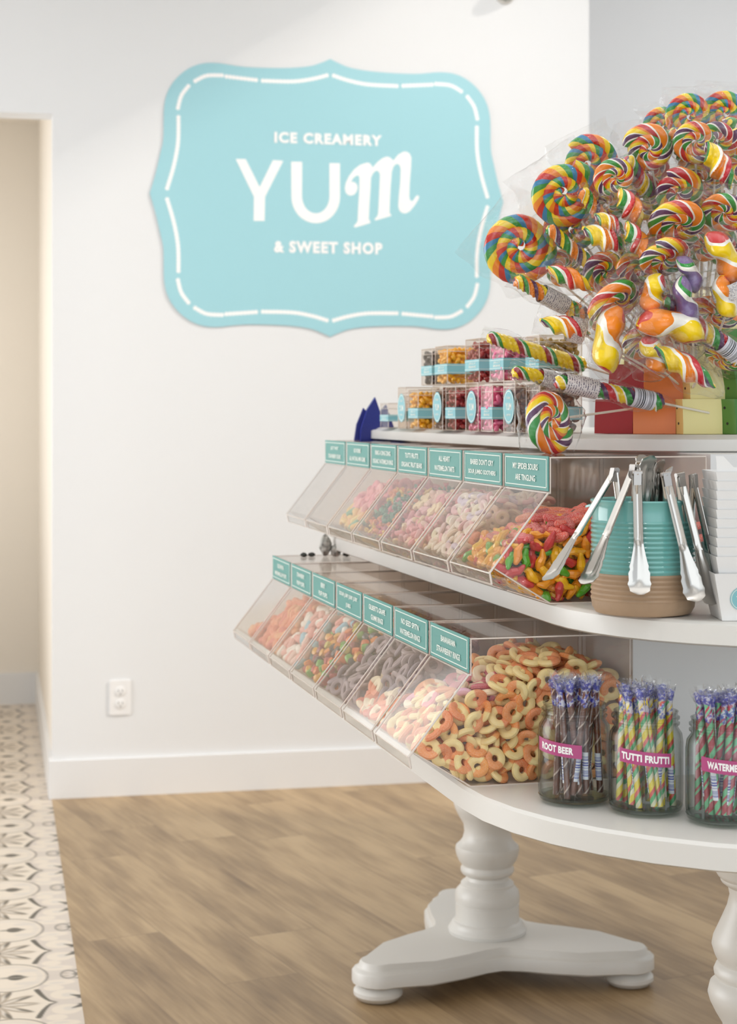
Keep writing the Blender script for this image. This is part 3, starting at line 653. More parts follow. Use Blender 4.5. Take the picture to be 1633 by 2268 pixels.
sweet('lemon', 'yellow_gum', blob_mb([(-.008, 0, 0), (.008, .002, 0)], [.0065, .006]), [(246, 196, 70), (248, 210, 96), (240, 170, 70), (84, 166, 110), (246, 186, 60)], None, rough=.4, spacing=.0155, flat=False)
sweet('pinkring', 'watermelon_ring', ring_mb(), [(240, 130, 128), (246, 160, 150), (236, 116, 124)], None, spacing=.0212)

def fill(spec, row, k, label_of, group_of, choose, top, near=False, maxx=.08, d1=.016, d2=.034, cover=1.0, seed=0, rot_top=False):
    rg = random.Random(seed + 17 * k)
    o0, t0, z0 = row['o'], row['t'] + k * row['p'], row['z']
    BM = Matrix.Translation(T(o0, t0, z0)) @ Matrix.Rotation(ANG, 4, 'Z')
    nw = Vector((-.108, 0, .085)).normalized(); nl = Vector((-.052, 0, -.085)).normalized()
    def depth(p):
        dw = -(p - Vector((0, 0, .160))).dot(nw); dl = -p.dot(nl) if p.x < 0.0 or p.z < .06 else 9
        tz = top(p.x, p.y) - p.z; dn = (p.y - .003) if near else 9; dz = p.z if p.x >= 0 else 9
        return dw, dl, tz, dn, dz, p.x
    N = []; inset = .0060
    cand = []
    for _ in range(26000 if near else 11000):
        p = Vector((rg.uniform(-.085, BD - .01 if near else maxx), rg.uniform(.009, BW - .009), rg.uniform(.005, .2)))
        dw, dl, tz, dn, dz, _x = depth(p)
        if dw < .008 or dl < inset or tz < 0 or dn < inset or dz < inset or p.z < .004: continue
        if p.x < 0 and p.z < -p.x * .612 + .006: continue
        v = min(dw - .008, tz, dn - inset, dl if row is UP else 9)
        if v > d2: continue
        cand.append((v, p, (dw, dl, tz, dn)))
    cand.sort(key=lambda c: c[0] + rg.uniform(0, .004))
    kept = []; cell = {}
    cs = .02
    stuff = {}
    for v, p, ds in cand:
        key = choose(p, rg); s = spec[key] if isinstance(spec, dict) else SW[key]
        sp = s['sp']
        g = (int(p.x // cs), int(p.y // cs), int(p.z // cs)); ok = True
        for a in (-1, 0, 1):
            for b in (-1, 0, 1):
                for c in (-1, 0, 1):
                    for (qp, qs) in cell.get((g[0] + a, g[1] + b, g[2] + c), ()):
                        if (qp - p).length < (sp + qs) / 2 * .98: ok = False; break
                    if not ok: break
                if not ok: break
            if not ok: break
        if not ok: continue
        cell.setdefault(g, []).append((p, sp))
        i = min(range(4), key=lambda j: ds[j] - (.008 if j == 0 else 0))
        n = (nw, nl, Vector((0, 0, 1)), Vector((0, -1, 0)))[i]
        if s['flat']:
            jit = Vector((rg.gauss(0, 1), rg.gauss(0, 1), rg.gauss(0, 1))) * (.42 if v < .006 else .9)
            if rg.random() < .22: jit *= 3
            n = (n + jit).normalized(); q = n.to_track_quat('Z', 'Y').to_matrix().to_4x4() @ Matrix.Rotation(rg.uniform(0, 6.28), 4, 'Z')
        else:
            tv = Vector((rg.gauss(0, 1), rg.gauss(0, 1), rg.gauss(0, 1))); tv = (tv - n * tv.dot(n) * .85).normalized()
            if key == 'worm':
                tv = Vector((rg.uniform(.55, 1), rg.uniform(-.35, .35), rg.uniform(-.1, .25))).normalized()
                if p.x < .035: tv = Vector((rg.uniform(-.2, .3), 1, rg.uniform(-.1, .1))).normalized()
            q = tv.to_track_quat('X', 'Z').to_matrix().to_4x4() @ Matrix.Rotation(rg.uniform(0, 6.28), 4, 'X')
        # keep every sweet inside the walls of its bin
        xs = [q.to_3x3() @ Vector(c) for c in s['ext']]
        for wn, dist in ((nw, ds[0] - .002), (nl, ds[1] if p.x < 0 else 9), (Vector((0, -1, 0)), p.y - .0035), (Vector((0, 1, 0)), BW - .0035 - p.y), (Vector((0, 0, -1)), p.z - .001 if p.x >= -.005 else 9), (Vector((1, 0, 0)), BD - .003 - p.x)):
            e_ = max(c.dot(wn) for c in xs)
            if e_ > dist: p = p - wn * min(e_ - dist, .02)
        MX = BM @ Matrix.Translation(p) @ q
        if v < d1:
            o = obj(s['name'], s['mesh'], None); o.matrix_world = MX
            tag(o, label_of(key), 'sweet', group_of(key))
        else: stuff.setdefault(key, []).append(MX)
    for key, ms in stuff.items():
        s = SW[key]; m = MB(); inv = BM.inverted()
        for X in ms: m.merge(s['mb'], inv @ X)
        o = obj(s['name'] + '_heap', m, s['mat_i']); o.matrix_world = BM
        tag(o, 'rest of the %s underneath the top layer in %s' % (s['name'].replace('_', ' ') + 's', group_of(key).split(' in ')[-1]), 'sweets', None, 'stuff')
def lab(d): return lambda k: d[k][0]
def grp(d): return lambda k: d[k][1]
# lower row
D = dict(peach=('orange and cream peach ring in the nearest lower bin', 'peach rings in the nearest lower bin'), straw=('pink and cream strawberry ring in the nearest lower bin', 'strawberry rings in the nearest lower bin'))
fill(None, LOW, 0, lab(D), grp(D), lambda p, r: 'straw' if (p.y > .085 and p.x < .05 and p.z > .05 + .2 * r.random()) or (p.y > .03 and .0 < p.x < .06 and p.z > .115 and r.random() < .7) else 'peach', lambda x, y: .122 + .62 * min(max(x - .02, 0), .085) - .5 * max(x - .17, 0), True, seed=3, d1=.013)
D = dict(apricot=('orange and white ring at the front of the second lower bin', 'orange and white rings in the second lower bin'), grape=('dusky purple ring behind orange rings in the second lower bin', 'purple rings in the second lower bin'))
fill(None, LOW, 1, lab(D), grp(D), lambda p, r: 'grape' if p.z > .085 + .10 * (p.y - .05) + r.uniform(-.012, .012) else 'apricot', lambda x, y: .15 + .3 * max(x, 0), seed=5)
D = dict(grape=('dusky purple grape ring in the third lower bin', 'grape rings in the third lower bin'), jube=('jube sweet among the grape rings of the third lower bin', 'jubes in the third lower bin'))
fill(None, LOW, 2, lab(D), grp(D), lambda p, r: 'jube' if p.y > .11 and p.z > .10 else 'grape', lambda x, y: .15 + .3 * max(x, 0), seed=7)
D = dict(jube=('small jube sweet in the fourth lower bin', 'jubes in the fourth lower bin'), puff=('pale puff sweet above the jubes in the fourth lower bin', 'puffs in the fourth lower bin'))
fill(None, LOW, 3, lab(D), grp(D), lambda p, r: 'puff' if p.z > .12 and p.y > .08 else 'jube', lambda x, y: .145 + .3 * max(x, 0), seed=9)
D = dict(puff=('pink, white or blue puff sweet in the fifth lower bin', 'puffs in the fifth lower bin'))
fill(None, LOW, 4, lab(D), grp(D), lambda p, r: 'puff', lambda x, y: .14 + .3 * max(x, 0), seed=11)
D = dict(puff_o=('soft orange puff sweet in the sixth lower bin', 'orange puffs in the sixth lower bin'))
fill(None, LOW, 5, lab(D), grp(D), lambda p, r: 'puff_o', lambda x, y: .12 + .4 * max(x + .03, 0), seed=13)
D = dict(puff_o=('soft orange sweet in the half-empty farthest lower bin', 'orange sweets in the farthest lower bin'))
fill(None, LOW, 6, lab(D), grp(D), lambda p, r: 'puff_o', lambda x, y: .105 - .35 * y + .2 * max(x, -.04), seed=15)
# upper row
D = dict(worm=('red and orange sugared sour worm in the nearest upper bin', 'sour worms in the nearest upper bin'), shark=('small glossy gummy in the nearest upper bin', 'glossy gummies in the nearest upper bin'), cola=('dark red sugared gummy in the nearest upper bin', 'dark gummies in the nearest upper bin'))
fill(None, UP, 0, lab(D), grp(D), lambda p, r: ('worm' if p.z > .075 + .05 * r.random() else ('shark' if (p.x < .055 + .03 * r.random()) else 'cola')) , lambda x, y: .092 + .42 * min(max(x + .02, 0), .07), True, seed=21, maxx=.2)
D = dict(sooth=('pale pastel soother sweet in the second upper bin', 'soothers in the second upper bin'), worm=('sugared worm lying in the second upper bin', 'worms in the second upper bin'))
fill(None, UP, 1, lab(D), grp(D), lambda p, r: 'worm' if p.y < .05 and p.z < .10 and r.random() < .35 else 'sooth', lambda x, y: .14, seed=23)
D = dict(heart=('small pale pink heart sweet in the third upper bin', 'heart sweets in the third upper bin'))
fill(None, UP, 2, lab(D), grp(D), lambda p, r: 'heart', lambda x, y: .135, seed=25)
D = dict(bear=('small gummy bear in the fourth upper bin', 'gummy bears in the fourth upper bin'))
fill(None, UP, 3, lab(D), grp(D), lambda p, r: 'bear', lambda x, y: .13, seed=27)
D = dict(lemon=('yellow or green gum in the fifth upper bin', 'gums in the fifth upper bin'), pinkring=('pink watermelon ring in the fifth upper bin', 'watermelon rings in the fifth upper bin'))
fill(None, UP, 4, lab(D), grp(D), lambda p, r: 'pinkring' if p.z > .085 else 'lemon', lambda x, y: .135 - .25 * max(y - .1, 0), seed=29)

# ================================================================== jelly bean boxes on the top shelf
bean = MB(); bean.sphere((0, 0, 0), .0048, 10, 7, sc=(1.55, 1, .95)); bean_long = MB(); bean_long.sphere((0, 0, 0), .0052, 10, 7, sc=(1.9, 1.05, .85))
BEANS = {}
for k, c, mbb in (('yellow', (250, 184, 30), bean), ('red', (160, 36, 32), bean), ('pink', (234, 110, 156), bean_long), ('black', (52, 48, 54), bean), ('brown', (110, 66, 40), bean), ('olive', (170, 140, 50), bean)):
    BEANS[k] = (mbb.mesh('jelly_bean', plain('jelly_bean_' + k, c, .18, coat=.8)), c)
def sticker_mb(r, mi_teal=0, mi_white=1):
    m = MB()
    for rr, z, mi in ((r, .0003, 0), (r * .92, .0004, 1), (r * .87, .0005, 0)):
        k = m.addv([(rr * math.cos(2 * math.pi * i / 36), rr * math.sin(2 * math.pi * i / 36), z) for i in range(36)]); m.face(range(k, k + 36), mi)
    for tx, w, y in (('YUM', 1.05, 0), ('ICE CREAMERY', .75, .5), ('& SWEET SHOP', .75, -.48)):
        m.merge(text_mb(tx, w * r, (.42 if tx == 'YUM' else .13) * r, 1, bold=.02), Matrix.Translation((0, y * r, .0003)))
    return m
STK = sticker_mb(.030).mesh('round_sticker', [M['teal_wrap'], M['print_white']], False)
STKS = sticker_mb(.0215).mesh('round_sticker', [M['teal_wrap'], M['print_white']], False)
def bean_box(o, t, z, a, b, h, kind, sticker, label, group='clear boxes of jelly beans on the top shelf', seed=0, wrap=True, count=0):
    """near-left corner at (o,t): extends a across (+o), b back (+t)"""
    r = thing('jelly_bean_box', label, 'candy box', T(o, t, z), (0, 0, ANG), group)
    m = MB(); th = .0016
    m.box((0, 0, 0), (a, b, th)); m.box((0, 0, h - th), (a, b, h)); m.box((0, 0, 0), (a, th, h)); m.box((0, b - th, 0), (a, b, h)); m.box((0, 0, 0), (th, b, h)); m.box((a - th, 0, 0), (a, b, h))
    obj('box', m, M['acrylic'], r, False)
    e = MB()
    for x in (.0006, a - .0006):
        for y in (.0006, b - .0006): rod(e, (x, y, 0), (x, y, h), .0007)
    for zz in (.0006, h - .0006, h - .012):
        for x in (.0006, a - .0006): rod(e, (x, 0, zz), (x, b, zz), .0006)
        for y in (.0006, b - .0006): rod(e, (0, y, zz), (a, y, zz), .0006)
    obj('box_edges', e, M['acrylic_edge'], r)
    if wrap:
        m = MB(); m.box((-.0006, -.0006, h * .27), (a + .0006, b + .0006, h * .53))
        for zz in (h * .30, h * .485): m.box((-.0009, -.0009, zz), (a + .0009, b + .0009, zz + .0008), 1)
        m.box((a * .93, -.0010, h * .30), (a * .95, -.0006, h * .49), 1)
        for i, tx in enumerate(('JELLY', 'BEANS')):
            m.merge(text_mb(tx, b * .5, h * .05, 1, bold=.02), Matrix(((0, 0, -1, -.0010), (-1, 0, 0, b * .45), (0, 1, 0, h * (.435 - .07 * i)), (0, 0, 0, 1))))
        obj('paper_band', m, [M['teal_wrap'], M['print_white']], r, False)
    if sticker:
        s = obj('round_sticker', STK if h > .07 else STKS, None, r); s.matrix_local = Matrix(((0, 0, -1, -.0006), (-1, 0, 0, b * .5), (0, 1, 0, h * .5), (0, 0, 0, 1)))
    if not kind: return r
    rg = random.Random(seed); me = BEANS[kind][0]; P = []
    for _ in range(4000):
        p = Vector((rg.uniform(.006, a - .006), rg.uniform(.006, b - .006), rg.uniform(.005, h * .88)))
        v = min(p.y, p.x, h * .88 - p.z + .004)
        if v > .0080: continue
        if all((p - q).length > (.0104 if kind == 'pink' else .0092) for q in P): P.append(p)
    # the centre of the box is filled by one heap
    BM = r.matrix_basis.copy(); BM = Matrix.Translation(T(o, t, z)) @ Matrix.Rotation(ANG, 4, 'Z')
    P.sort(key=lambda p: min(p.y, p.x) + (.1 if p.z < h * .08 else 0)); extra = P[count:]; P = P[:count]
    for p in P:
        oo = obj('jelly_bean', me, None); ax = Vector((rg.gauss(0, .6), rg.gauss(0, .6), rg.gauss(0, .6) + .2)).normalized()
        oo.matrix_world = BM @ Matrix.Translation(p) @ ax.to_track_quat('X', 'Z').to_matrix().to_4x4()
        tag(oo, '%s jelly bean at the face of the %s row box' % (kind, 'upper' if z > 1.3 else 'lower'), 'jelly bean', '%s beans in the %s row' % (kind, 'upper' if z > 1.3 else 'lower'))
    m = MB(); src = MB(); src.sphere((0, 0, 0), .0048, 8, 5, sc=(1.5, 1, .95))
    for p in extra: m.merge(src, Matrix.Translation(p) @ Euler((rg.uniform(0, 6), rg.uniform(0, 6), 0)).to_matrix().to_4x4())
    for _ in range(150):
        p = Vector((rg.uniform(.011, a - .006), rg.uniform(.011, b - .006), rg.uniform(.006, h * .82)))
        m.merge(src, Matrix.Translation(p) @ Euler((rg.uniform(0, 6), rg.uniform(0, 6), 0)).to_matrix().to_4x4())
    hp = obj('jelly_bean_heap', m, me.materials[0]); hp.matrix_world = BM
    tag(hp, 'inner %s jelly beans behind those at the faces of the %s' % (kind, ' '.join(label.split()[:5])), 'jelly beans', None, 'stuff')
    return r
TS = 1.2432; bz = .975
bean_box(bz, 3.735, TS, .06, .07, .055, None, False, 'smallest clear box at the far end of the top shelf', seed=1)
bean_box(bz + .012, 3.640, TS, .06, .055, .070, None, False, 'second box from the far end of the top shelf, narrow and clear')
bean_box(bz, 3.492, TS, .075, .075, .082, 'yellow', False, 'yellow jelly bean box on the shelf in the lower row', seed=2, count=50)
bean_box(bz - .004, 3.575, TS, .075, .062, .088, None, True, 'clear box with an oval-looking round sticker left of the lower yellow box', wrap=False)
bean_box(bz - .004, 3.300, TS, .075, .070, .090, 'brown', True, 'clear box with round sticker between the yellow and red lower boxes', wrap=False, seed=31)
bean_box(bz, 3.226, TS, .075, .066, .084, 'red', False, 'red jelly bean box on the shelf in the lower row', seed=3, count=50)
bean_box(bz - .004, 3.070, TS, .075, .078, .090, 'pink', True, 'clear box with round sticker between the red and pink lower boxes', wrap=False, seed=32)
bean_box(bz, 2.998, TS, .075, .066, .084, 'pink', False, 'pink jelly bean box on the shelf in the lower row', seed=4, count=50)
bean_box(bz - .004, 2.862, TS, .075, .062, .090, 'brown', True, 'nearest clear box with a round sticker, beside the round lollipop', wrap=False, seed=33)
bean_box(bz + .01, 2.775, TS, .075, .07, .084, 'brown', False, 'brown jelly bean box behind the round lollipop', seed=34)
US = TS + .0905
bean_box(1.0, 3.475, US, .075, .08, .076, 'black', False, 'black jelly bean box at the far end of the stacked upper row', seed=5, count=26)
bean_box(1.0, 3.365, US, .078, .088, .078, 'yellow', False, 'yellow jelly bean box in the stacked upper row', seed=6, count=52)
bean_box(1.0, 3.155, US, .082, .088, .084, 'red', False, 'dark red jelly bean box in the stacked upper row', seed=7, count=50)
bean_box(1.0, 3.010, US, .082, .08, .08, 'pink', False, 'pink jelly bean box in the stacked upper row behind a twisted lollipop', seed=8, count=40)
bean_box(1.03, 2.905, US, .08, .07, .08, 'olive', False, 'olive jelly bean box nearest the lollipops in the upper row', seed=9)

# navy plastic bag caught behind the far end of the top shelf
nb = thing('navy_plastic_bag', 'folded navy blue plastic bag at the far end of the top shelf', 'bag', T(.95, 3.90, 1.17), (0, 0, ANG))
m = MB(); m.prism([(.0, 0), (.085, -.002), (.085, .06), (.062, .125), (.048, .108), (.036, .142), (.018, .115), (.003, .07)], -.006, .006, mat=Matrix.Rotation(R(90), 4, 'X')); obj('upper_fold', m, M['navy'], nb, False)
m = MB(); m.prism([(-.012, 0), (.03, -.02), (.045, .03), (.03, .10), (.012, .118), (-.004, .08), (-.010, .04)], -.016, -.010, mat=Matrix.Rotation(R(90), 4, 'X')); obj('front_fold', m, M['navy'], nb, False)
m = MB(); m.box((.02, -.28, .035), (.09, 0.0, .0435)); obj('tucked_flap', m, M['navy'], nb, False)
# dark rocks on the bin tops
def rock(loc, r, sc, mat, label, seed):
    rg = random.Random(seed); m = MB(); m.sphere((0, 0, 0), r, 9, 7, sc=sc); m.v = [tuple(c * (1 + rg.uniform(-.18, .18)) for c in v) for v in m.v]
    zmin = min(v[2] for v in m.v); m.v = [(x, y, z - zmin) for x, y, z in m.v]
    o = obj('rock_candy_lump', m, mat, None, False); o.location = loc; tag(o, label, 'rock', 'grey lumps on the far end of the lower bins')
zt = .9535
rock(T(.862, 3.86, zt), .018, (.8, .8, 1.25), M['rock'], 'tall pale grey lump on top of the far lower bin', 1)
rock(T(.884, 3.85, zt), .012, (1.1, 1, 1.2), M['rock'], 'rounded grey lump right of the tall pale one', 2)
rock(T(.812, 3.86, zt), .006, (1.3, 1, .8), M['rock_dark'], 'leftmost small dark pebble on top of the far lower bin', 3)
rock(T(.830, 3.86, zt), .006, (1.4, 1, .8), M['rock_dark'], 'small dark pebble just left of the tall pale lump', 4)
rock(T(.906, 3.84, zt), .007, (1.3, 1, .9), M['rock_dark'], 'dark pebble under the middle shelf edge, rightmost of the lumps', 5)

# ================================================================== glass jars of candy sticks
def stick_mesh(pal_mat, ln=.145, r=.0047):
    m = MB(); n = 12; rings = 22; k0 = []
    for a in range(rings + 1):
        t = a / rings; b = m.addv([(r * math.cos(2 * math.pi * i / n), r * math.sin(2 * math.pi * i / n), t * ln) for i in range(n)]); k0.append(b)
    for a in range(rings):
        for i in range(n):
            j = (i + 1) % n; f = lambda ii, aa: (ii / n - aa / rings * ln / .034, aa / rings)
            m.face((k0[a] + i, k0[a] + j, k0[a + 1] + j, k0[a + 1] + i), 0, [f(i, a), f(i + 1, a), f(i + 1, a + 1), f(i, a + 1)])
    m.face([k0[0] + i for i in range(n)][::-1]); m.face([k0[-1] + i for i in range(n)])
    return m.mesh('stick_candy', pal_mat)
def frill_mesh(seed):
    rg = random.Random(seed); m = MB(); n = 14; rings = []
    for a in range(7):
        t = a / 6; rr = (.0052, .0054, .0050, .0040, .0062, .0088, .0100)[a]; z = (0, .06, .118, .140, .146, .154, .162)[a]
        rings.append([((rr * (1 + (rg.uniform(-.35, .35) if a > 3 else rg.uniform(-.04, .04)))) * math.cos(2 * math.pi * i / n), (rr * (1 + (rg.uniform(-.35, .35) if a > 3 else 0))) * math.sin(2 * math.pi * i / n), z + (rg.uniform(-.004, .004) if a > 4 else 0)) for i in range(n)])
    m.layers(rings, 0, False); return m.mesh('wrapper', M['wrap'])
def knot_mesh(seed):
    rg = random.Random(seed); m = MB(); n = 10; rings = []
    for a, (rr, z) in enumerate(((.0050, .122), (.0054, .130), (.0046, .138), (.0056, .144), (.0068, .150), (.0084, .157))):
        q = .3 if a > 1 else .05
        rings.append([(rr * (1 + rg.uniform(-q, q)) * math.cos(2 * math.pi * i / n), rr * (1 + rg.uniform(-q, q)) * math.sin(2 * math.pi * i / n), z + rg.uniform(-.002, .002)) for i in range(n)])
    m.layers(rings, 0, False); return m
wrap_blue = NT('blue_printed_cellophane')
nb_ = wrap_blue.noise(160, detail=3); wrap_blue.n.remove(wrap_blue.b)
tr_ = wrap_blue.add('ShaderNodeBsdfTransparent'); pr_ = wrap_blue.add('ShaderNodeBsdfPrincipled'); mx_ = wrap_blue.add('ShaderNodeMixShader')
wrap_blue.link(wrap_blue.ramp(nb_, [(0, lin((70, 76, 176))), (.44, lin((120, 126, 204))), (.52, lin((214, 214, 230)))]), pr_.inputs['Base Color']); pr_.inputs['Roughness'].default_value = .15; pr_.inputs['Coat Weight'].default_value = .8
wrap_blue.link(wrap_blue.ramp(wrap_blue.noise(90), [(0, (.7, .7, .7, 1)), (.5, (.18, .18, .18, 1))]), mx_.inputs[0]); wrap_blue.link(tr_.outputs[0], mx_.inputs[1]); wrap_blue.link(pr_.outputs[0], mx_.inputs[2]); wrap_blue.link(mx_.outputs[0], wrap_blue.out.inputs[0])
KN = [knot_mesh(i).mesh('twisted_wrapper_end', wrap_blue.m) for i in range(3)]; FR = [frill_mesh(i + 5) for i in range(2)]
def bc_mesh():
    m = MB(); n = 6; r = .0054; z0, z1 = .012, .050
    for i in range(n):
        a0, a1 = -1.0 + 2.0 * i / n, -1.0 + 2.0 * (i + 1) / n
        k = m.addv([(r * math.sin(a0), -r * math.cos(a0), z0), (r * math.sin(a1), -r * math.cos(a1), z0), (r * math.sin(a1), -r * math.cos(a1), z1), (r * math.sin(a0), -r * math.cos(a0), z1)])
        m.face((k, k + 1, k + 2, k + 3), 0, [(i / n, 0), ((i + 1) / n, 0), ((i + 1) / n, 1), (i / n, 1)])
    return m.mesh('barcode_label', M['barcode_blue'])
BC = bc_mesh()
JB = [(.0, .0015), (.036, .0015), (.045, .005), (.0475, .012), (.0480, .02), (.0480, .088), (.0465, .098), (.0415, .105), (.0405, .108), (.0435, .109), (.0437, .111), (.0405, .1125), (.0405, .115), (.0435, .116), (.0437, .118), (.0408, .1195), (.0408, .123), (.0418, .125)]
JB = [(a * 1.04, z * 1.09) for a, z in JB]
JI = [(.0395, .125), (.0385, .120), (.0385, .106), (.044, .097), (.0455, .088), (.0455, .014), (.042, .008), (.0, .0075)]
JI = [(a * 1.04, z * 1.09) for a, z in JI]
def jar(X, Y, yaw, title, label, stripe, key, lab_ang, seed, sticks=17):
    r = thing('glass_jar', label, 'jar', (X, Y, .7405), (0, 0, 0), 'glass jars of candy sticks on the lowest tier')
    m = MB(); m.lathe([(max(a, .0005), z) for a, z in JB + JI], 44, cap=True); obj('glass_body', m, M['glass'], r)
    m = MB(); m.lathe([(.030, .0022), (.0475, .0052), (.0499, .0108), (.0488, .0112), (.0455, .0068), (.03, .0055)], 44); obj('thick_base_rim', m, clear('jar_base_glass', (.80, .84, .80), .03, .06), r)
    W = .074; n = 26; hh = .0092; rr = .0503; m = MB(); mid = R(lab_ang); span = W / rr
    for i in range(n):
        a0, a1 = mid + span * (i / n - .5), mid + span * ((i + 1) / n - .5)
        k = m.addv([(rr * math.sin(a), -rr * math.cos(a), z) for a, z in ((a0, .080 - .0045 * (a0 - mid) - hh), (a1, .080 - .0045 * (a1 - mid) - hh), (a1, .080 - .0045 * (a1 - mid) + hh), (a0, .080 - .0045 * (a0 - mid) + hh))]); m.face((k, k + 1, k + 2, k + 3))
    l = obj('name_label', m, M['pink_label'], r)
    t = text_mb(title, .0054 * len(title) + .002, .0098, bold=.045, spacing=1.05); m = MB(); m.addv([(0, 0, 0)] * 0)
    m.v = [((rr + .0004) * math.sin(mid + x / rr), -(rr + .0004) * math.cos(mid + x / rr), .080 + y - .0045 * x / rr) for x, y, z in t.v]; m.f = t.f; m.m = t.m; m.uv = t.uv
    obj('lettering', m, M['white_vinyl'], l, False)
    rg = random.Random(seed); sm = stick_mesh(stripe); P = []
    for _ in range(3000):
        a = rg.uniform(0, 6.283); q = .0335 * math.sqrt(rg.random()); p = (q * math.cos(a), q * math.sin(a))
        if all(math.dist(p, o) > .0112 for o in P): P.append(p)
        if len(P) >= sticks: break
    for i, (x, y) in enumerate(P):
        top = Vector((x, y, .10)); tilt = Vector((rg.uniform(-.05, .05), rg.uniform(-.03, .03), 0)); bot = Vector((x, y, .010)) * 1; bot.z = .0090
        bx = bot + Vector((rg.uniform(-.014, .014), rg.uniform(-.008, .008), 0)); q_ = math.hypot(bx.x, bx.y)
        if q_ > .036: bx.x *= .036 / q_; bx.y *= .036 / q_
        d = (top - bx).normalized()
        o = thing('candy_stick', 'wrapped %s candy stick standing in the jar' % key, 'candy stick', Vector((X, Y, .7405 + rg.uniform(0, .006))) + bx, d.to_track_quat('Z', 'Y').to_euler(), '%s candy sticks' % key)
        o['label'] = '%s candy stick in blue-tipped wrapper inside the %s jar' % (key, title.title())
        obj('candy', sm, None, o); obj('wrapper', FR[i % 2], None, o); obj('twisted_end', KN[i % 3], None, o)
        if i % 2 == 0 or y < -.02: b = obj('barcode_label', BC, None, o); b.rotation_euler = (0, 0, rg.uniform(-.5, .5)); b.location = (0, 0, rg.uniform(0, .012))
jar(.285, 2.438, 0, 'ROOT BEER', 'glass jar labelled ROOT BEER, leftmost of the three jars, with dark brown sticks', stripes('root_beer_stick', [(3.2, (112, 66, 54)), (.45, (196, 170, 156)), (1.2, (92, 52, 44))]), 'dark brown', -37, 1, 19)
jar(.3745, 2.376, 0, 'TUTTI FRUTTI', 'glass jar labelled TUTTI FRUTTI, in the middle, with yellow, red and green sticks', stripes('tutti_frutti_stick', [(1.3, (240, 212, 60)), (.8, (222, 92, 84)), (.9, (90, 176, 116)), (.9, (232, 224, 190))]), 'multicoloured', -10, 2, 20)
jar(.4680, 2.318, 0, 'WATERMELON', 'glass jar labelled WATERMELON, rightmost, with red and green striped sticks', stripes('watermelon_stick', [(1.6, (176, 62, 78)), (1.2, (112, 190, 140)), (.5, (178, 70, 84)), (.5, (130, 200, 150))]), 'red and green', -4, 3, 20)

# ================================================================== ceramic crock with tongs
cx_, cyy = .3815, 2.445
ck = thing('ribbed_crock', 'teal and tan ribbed ceramic crock holding the steel tongs', 'pot', (cx_, cyy, 1.0005))
prof = [(.060, 0), (.066, .002), (.0705, .010), (.0715, .018)]
z = .018
while z < .130:
    prof += [(.0722, z + .0022), (.0728, z + .0035), (.0722, z + .0050), (.0710, z + .0064)]; z += .0066
prof += [(.0712, .137), (.0712, .1505), (.0735, .156), (.0725, .158)]
inner_p = [(.068, .156), (.066, .14), (.066, .012), (.001, .010)]
m = MB(); pr = prof + inner_p; m.lathe(pr, 56, uvs=False)
nb2 = 56
for fi in range(len(m.f)):
    if len(m.f[fi]) == 4: zz = sum(m.v[i][2] for i in m.f[fi]) / 4; m.m[fi] = 0 if zz < .0585 else 1
obj('pot_body', m, [M['pot_tan'], M['pot_teal']], ck)
m = MB(); m.prism([(-.016, 0), (.016, 0), (.010, .012), (0, .017), (-.010, .012)], 0, .003)
m.v = [(x, y, z_ - y * .35) for x, y, z_ in m.v]
sp_ = obj('pouring_lip', m, M['pot_teal'], ck); sp_.matrix_local = Matrix.Translation((-.0655, -.018, .1525)) @ Matrix.Rotation(R(80), 4, 'Z')

def tong_arm(Ln=.168, flip=1):
    """one arm from hinge (z=0) hanging to -Ln; width along x, bowed in y"""
    m = MB(); ns = 34; nx = 9; G = []
    for a in range(ns + 1):
        t = a / ns; z = -Ln * t
        if t < .58: w = .0062 + .0006 * t
        else:
            q = (t - .58) / .42; w = .0066 + .0085 * math.sin(min(q * 1.25, 1) * math.pi / 2) ** 1.4
            if q > .86: w *= math.sqrt(max(1 - ((q - .86) / .145) ** 2, .02))
            w *= 1 + (.07 * math.sin(q * 34) if q > .4 else 0)
        bow = -.0035 + (.003 if t > .58 else 0)
        row = []
        for i in range(nx):
            u = -1 + 2 * i / (nx - 1)
            ridge = (.0022 if abs(u) < .28 and t < .9 else 0)
            y = flip * (bow * (1 - u * u) * (-1 if t < .58 else -.9) + ridge * (1 if t > .5 else .6) + .004 * t + (.006 * ((t - .9) / .1) ** 2 * -1 if t > .9 else 0))
            row.append((u * w, y, z))
        G.append(row)
    k = m.addv([p for r_ in G for p in r_]); k2 = m.addv([(x, y - flip * .0011, z) for r_ in G for x, y, z in r_])
    for a in range(ns):
        for i in range(nx - 1):
            q = [k + a * nx + i, k + a * nx + i + 1, k + (a + 1) * nx + i + 1, k + (a + 1) * nx + i]
            m.face(q); m.face([j - k + k2 for j in q][::-1])
    for a in range(ns):
        for i in (0, nx - 1): m.face((k + a * nx + i, k + (a + 1) * nx + i, k2 + (a + 1) * nx + i, k2 + a * nx + i))
    for i in range(nx - 1): 
        for a in (0, ns): m.face((k + a * nx + i, k + a * nx + i + 1, k2 + a * nx + i + 1, k2 + a * nx + i))
    return m
ARM = tong_arm().mesh('arm', M['steel'], 50)
def hinge():
    m = MB(); m.tube([(-.0068, 0, 0), (.0068, 0, 0)], .0034, 12); return m.mesh('hinge_pin', M['steel_dark'])
HG = hinge()
def coil():
    m = MB(); m.box((-.0052, -.0045, -.016), (.0052, .0045, .002)); return m.mesh('hinge_block', M['steel_dark'], False)
HB = coil()
TG = 'steel tongs in the ribbed crock'
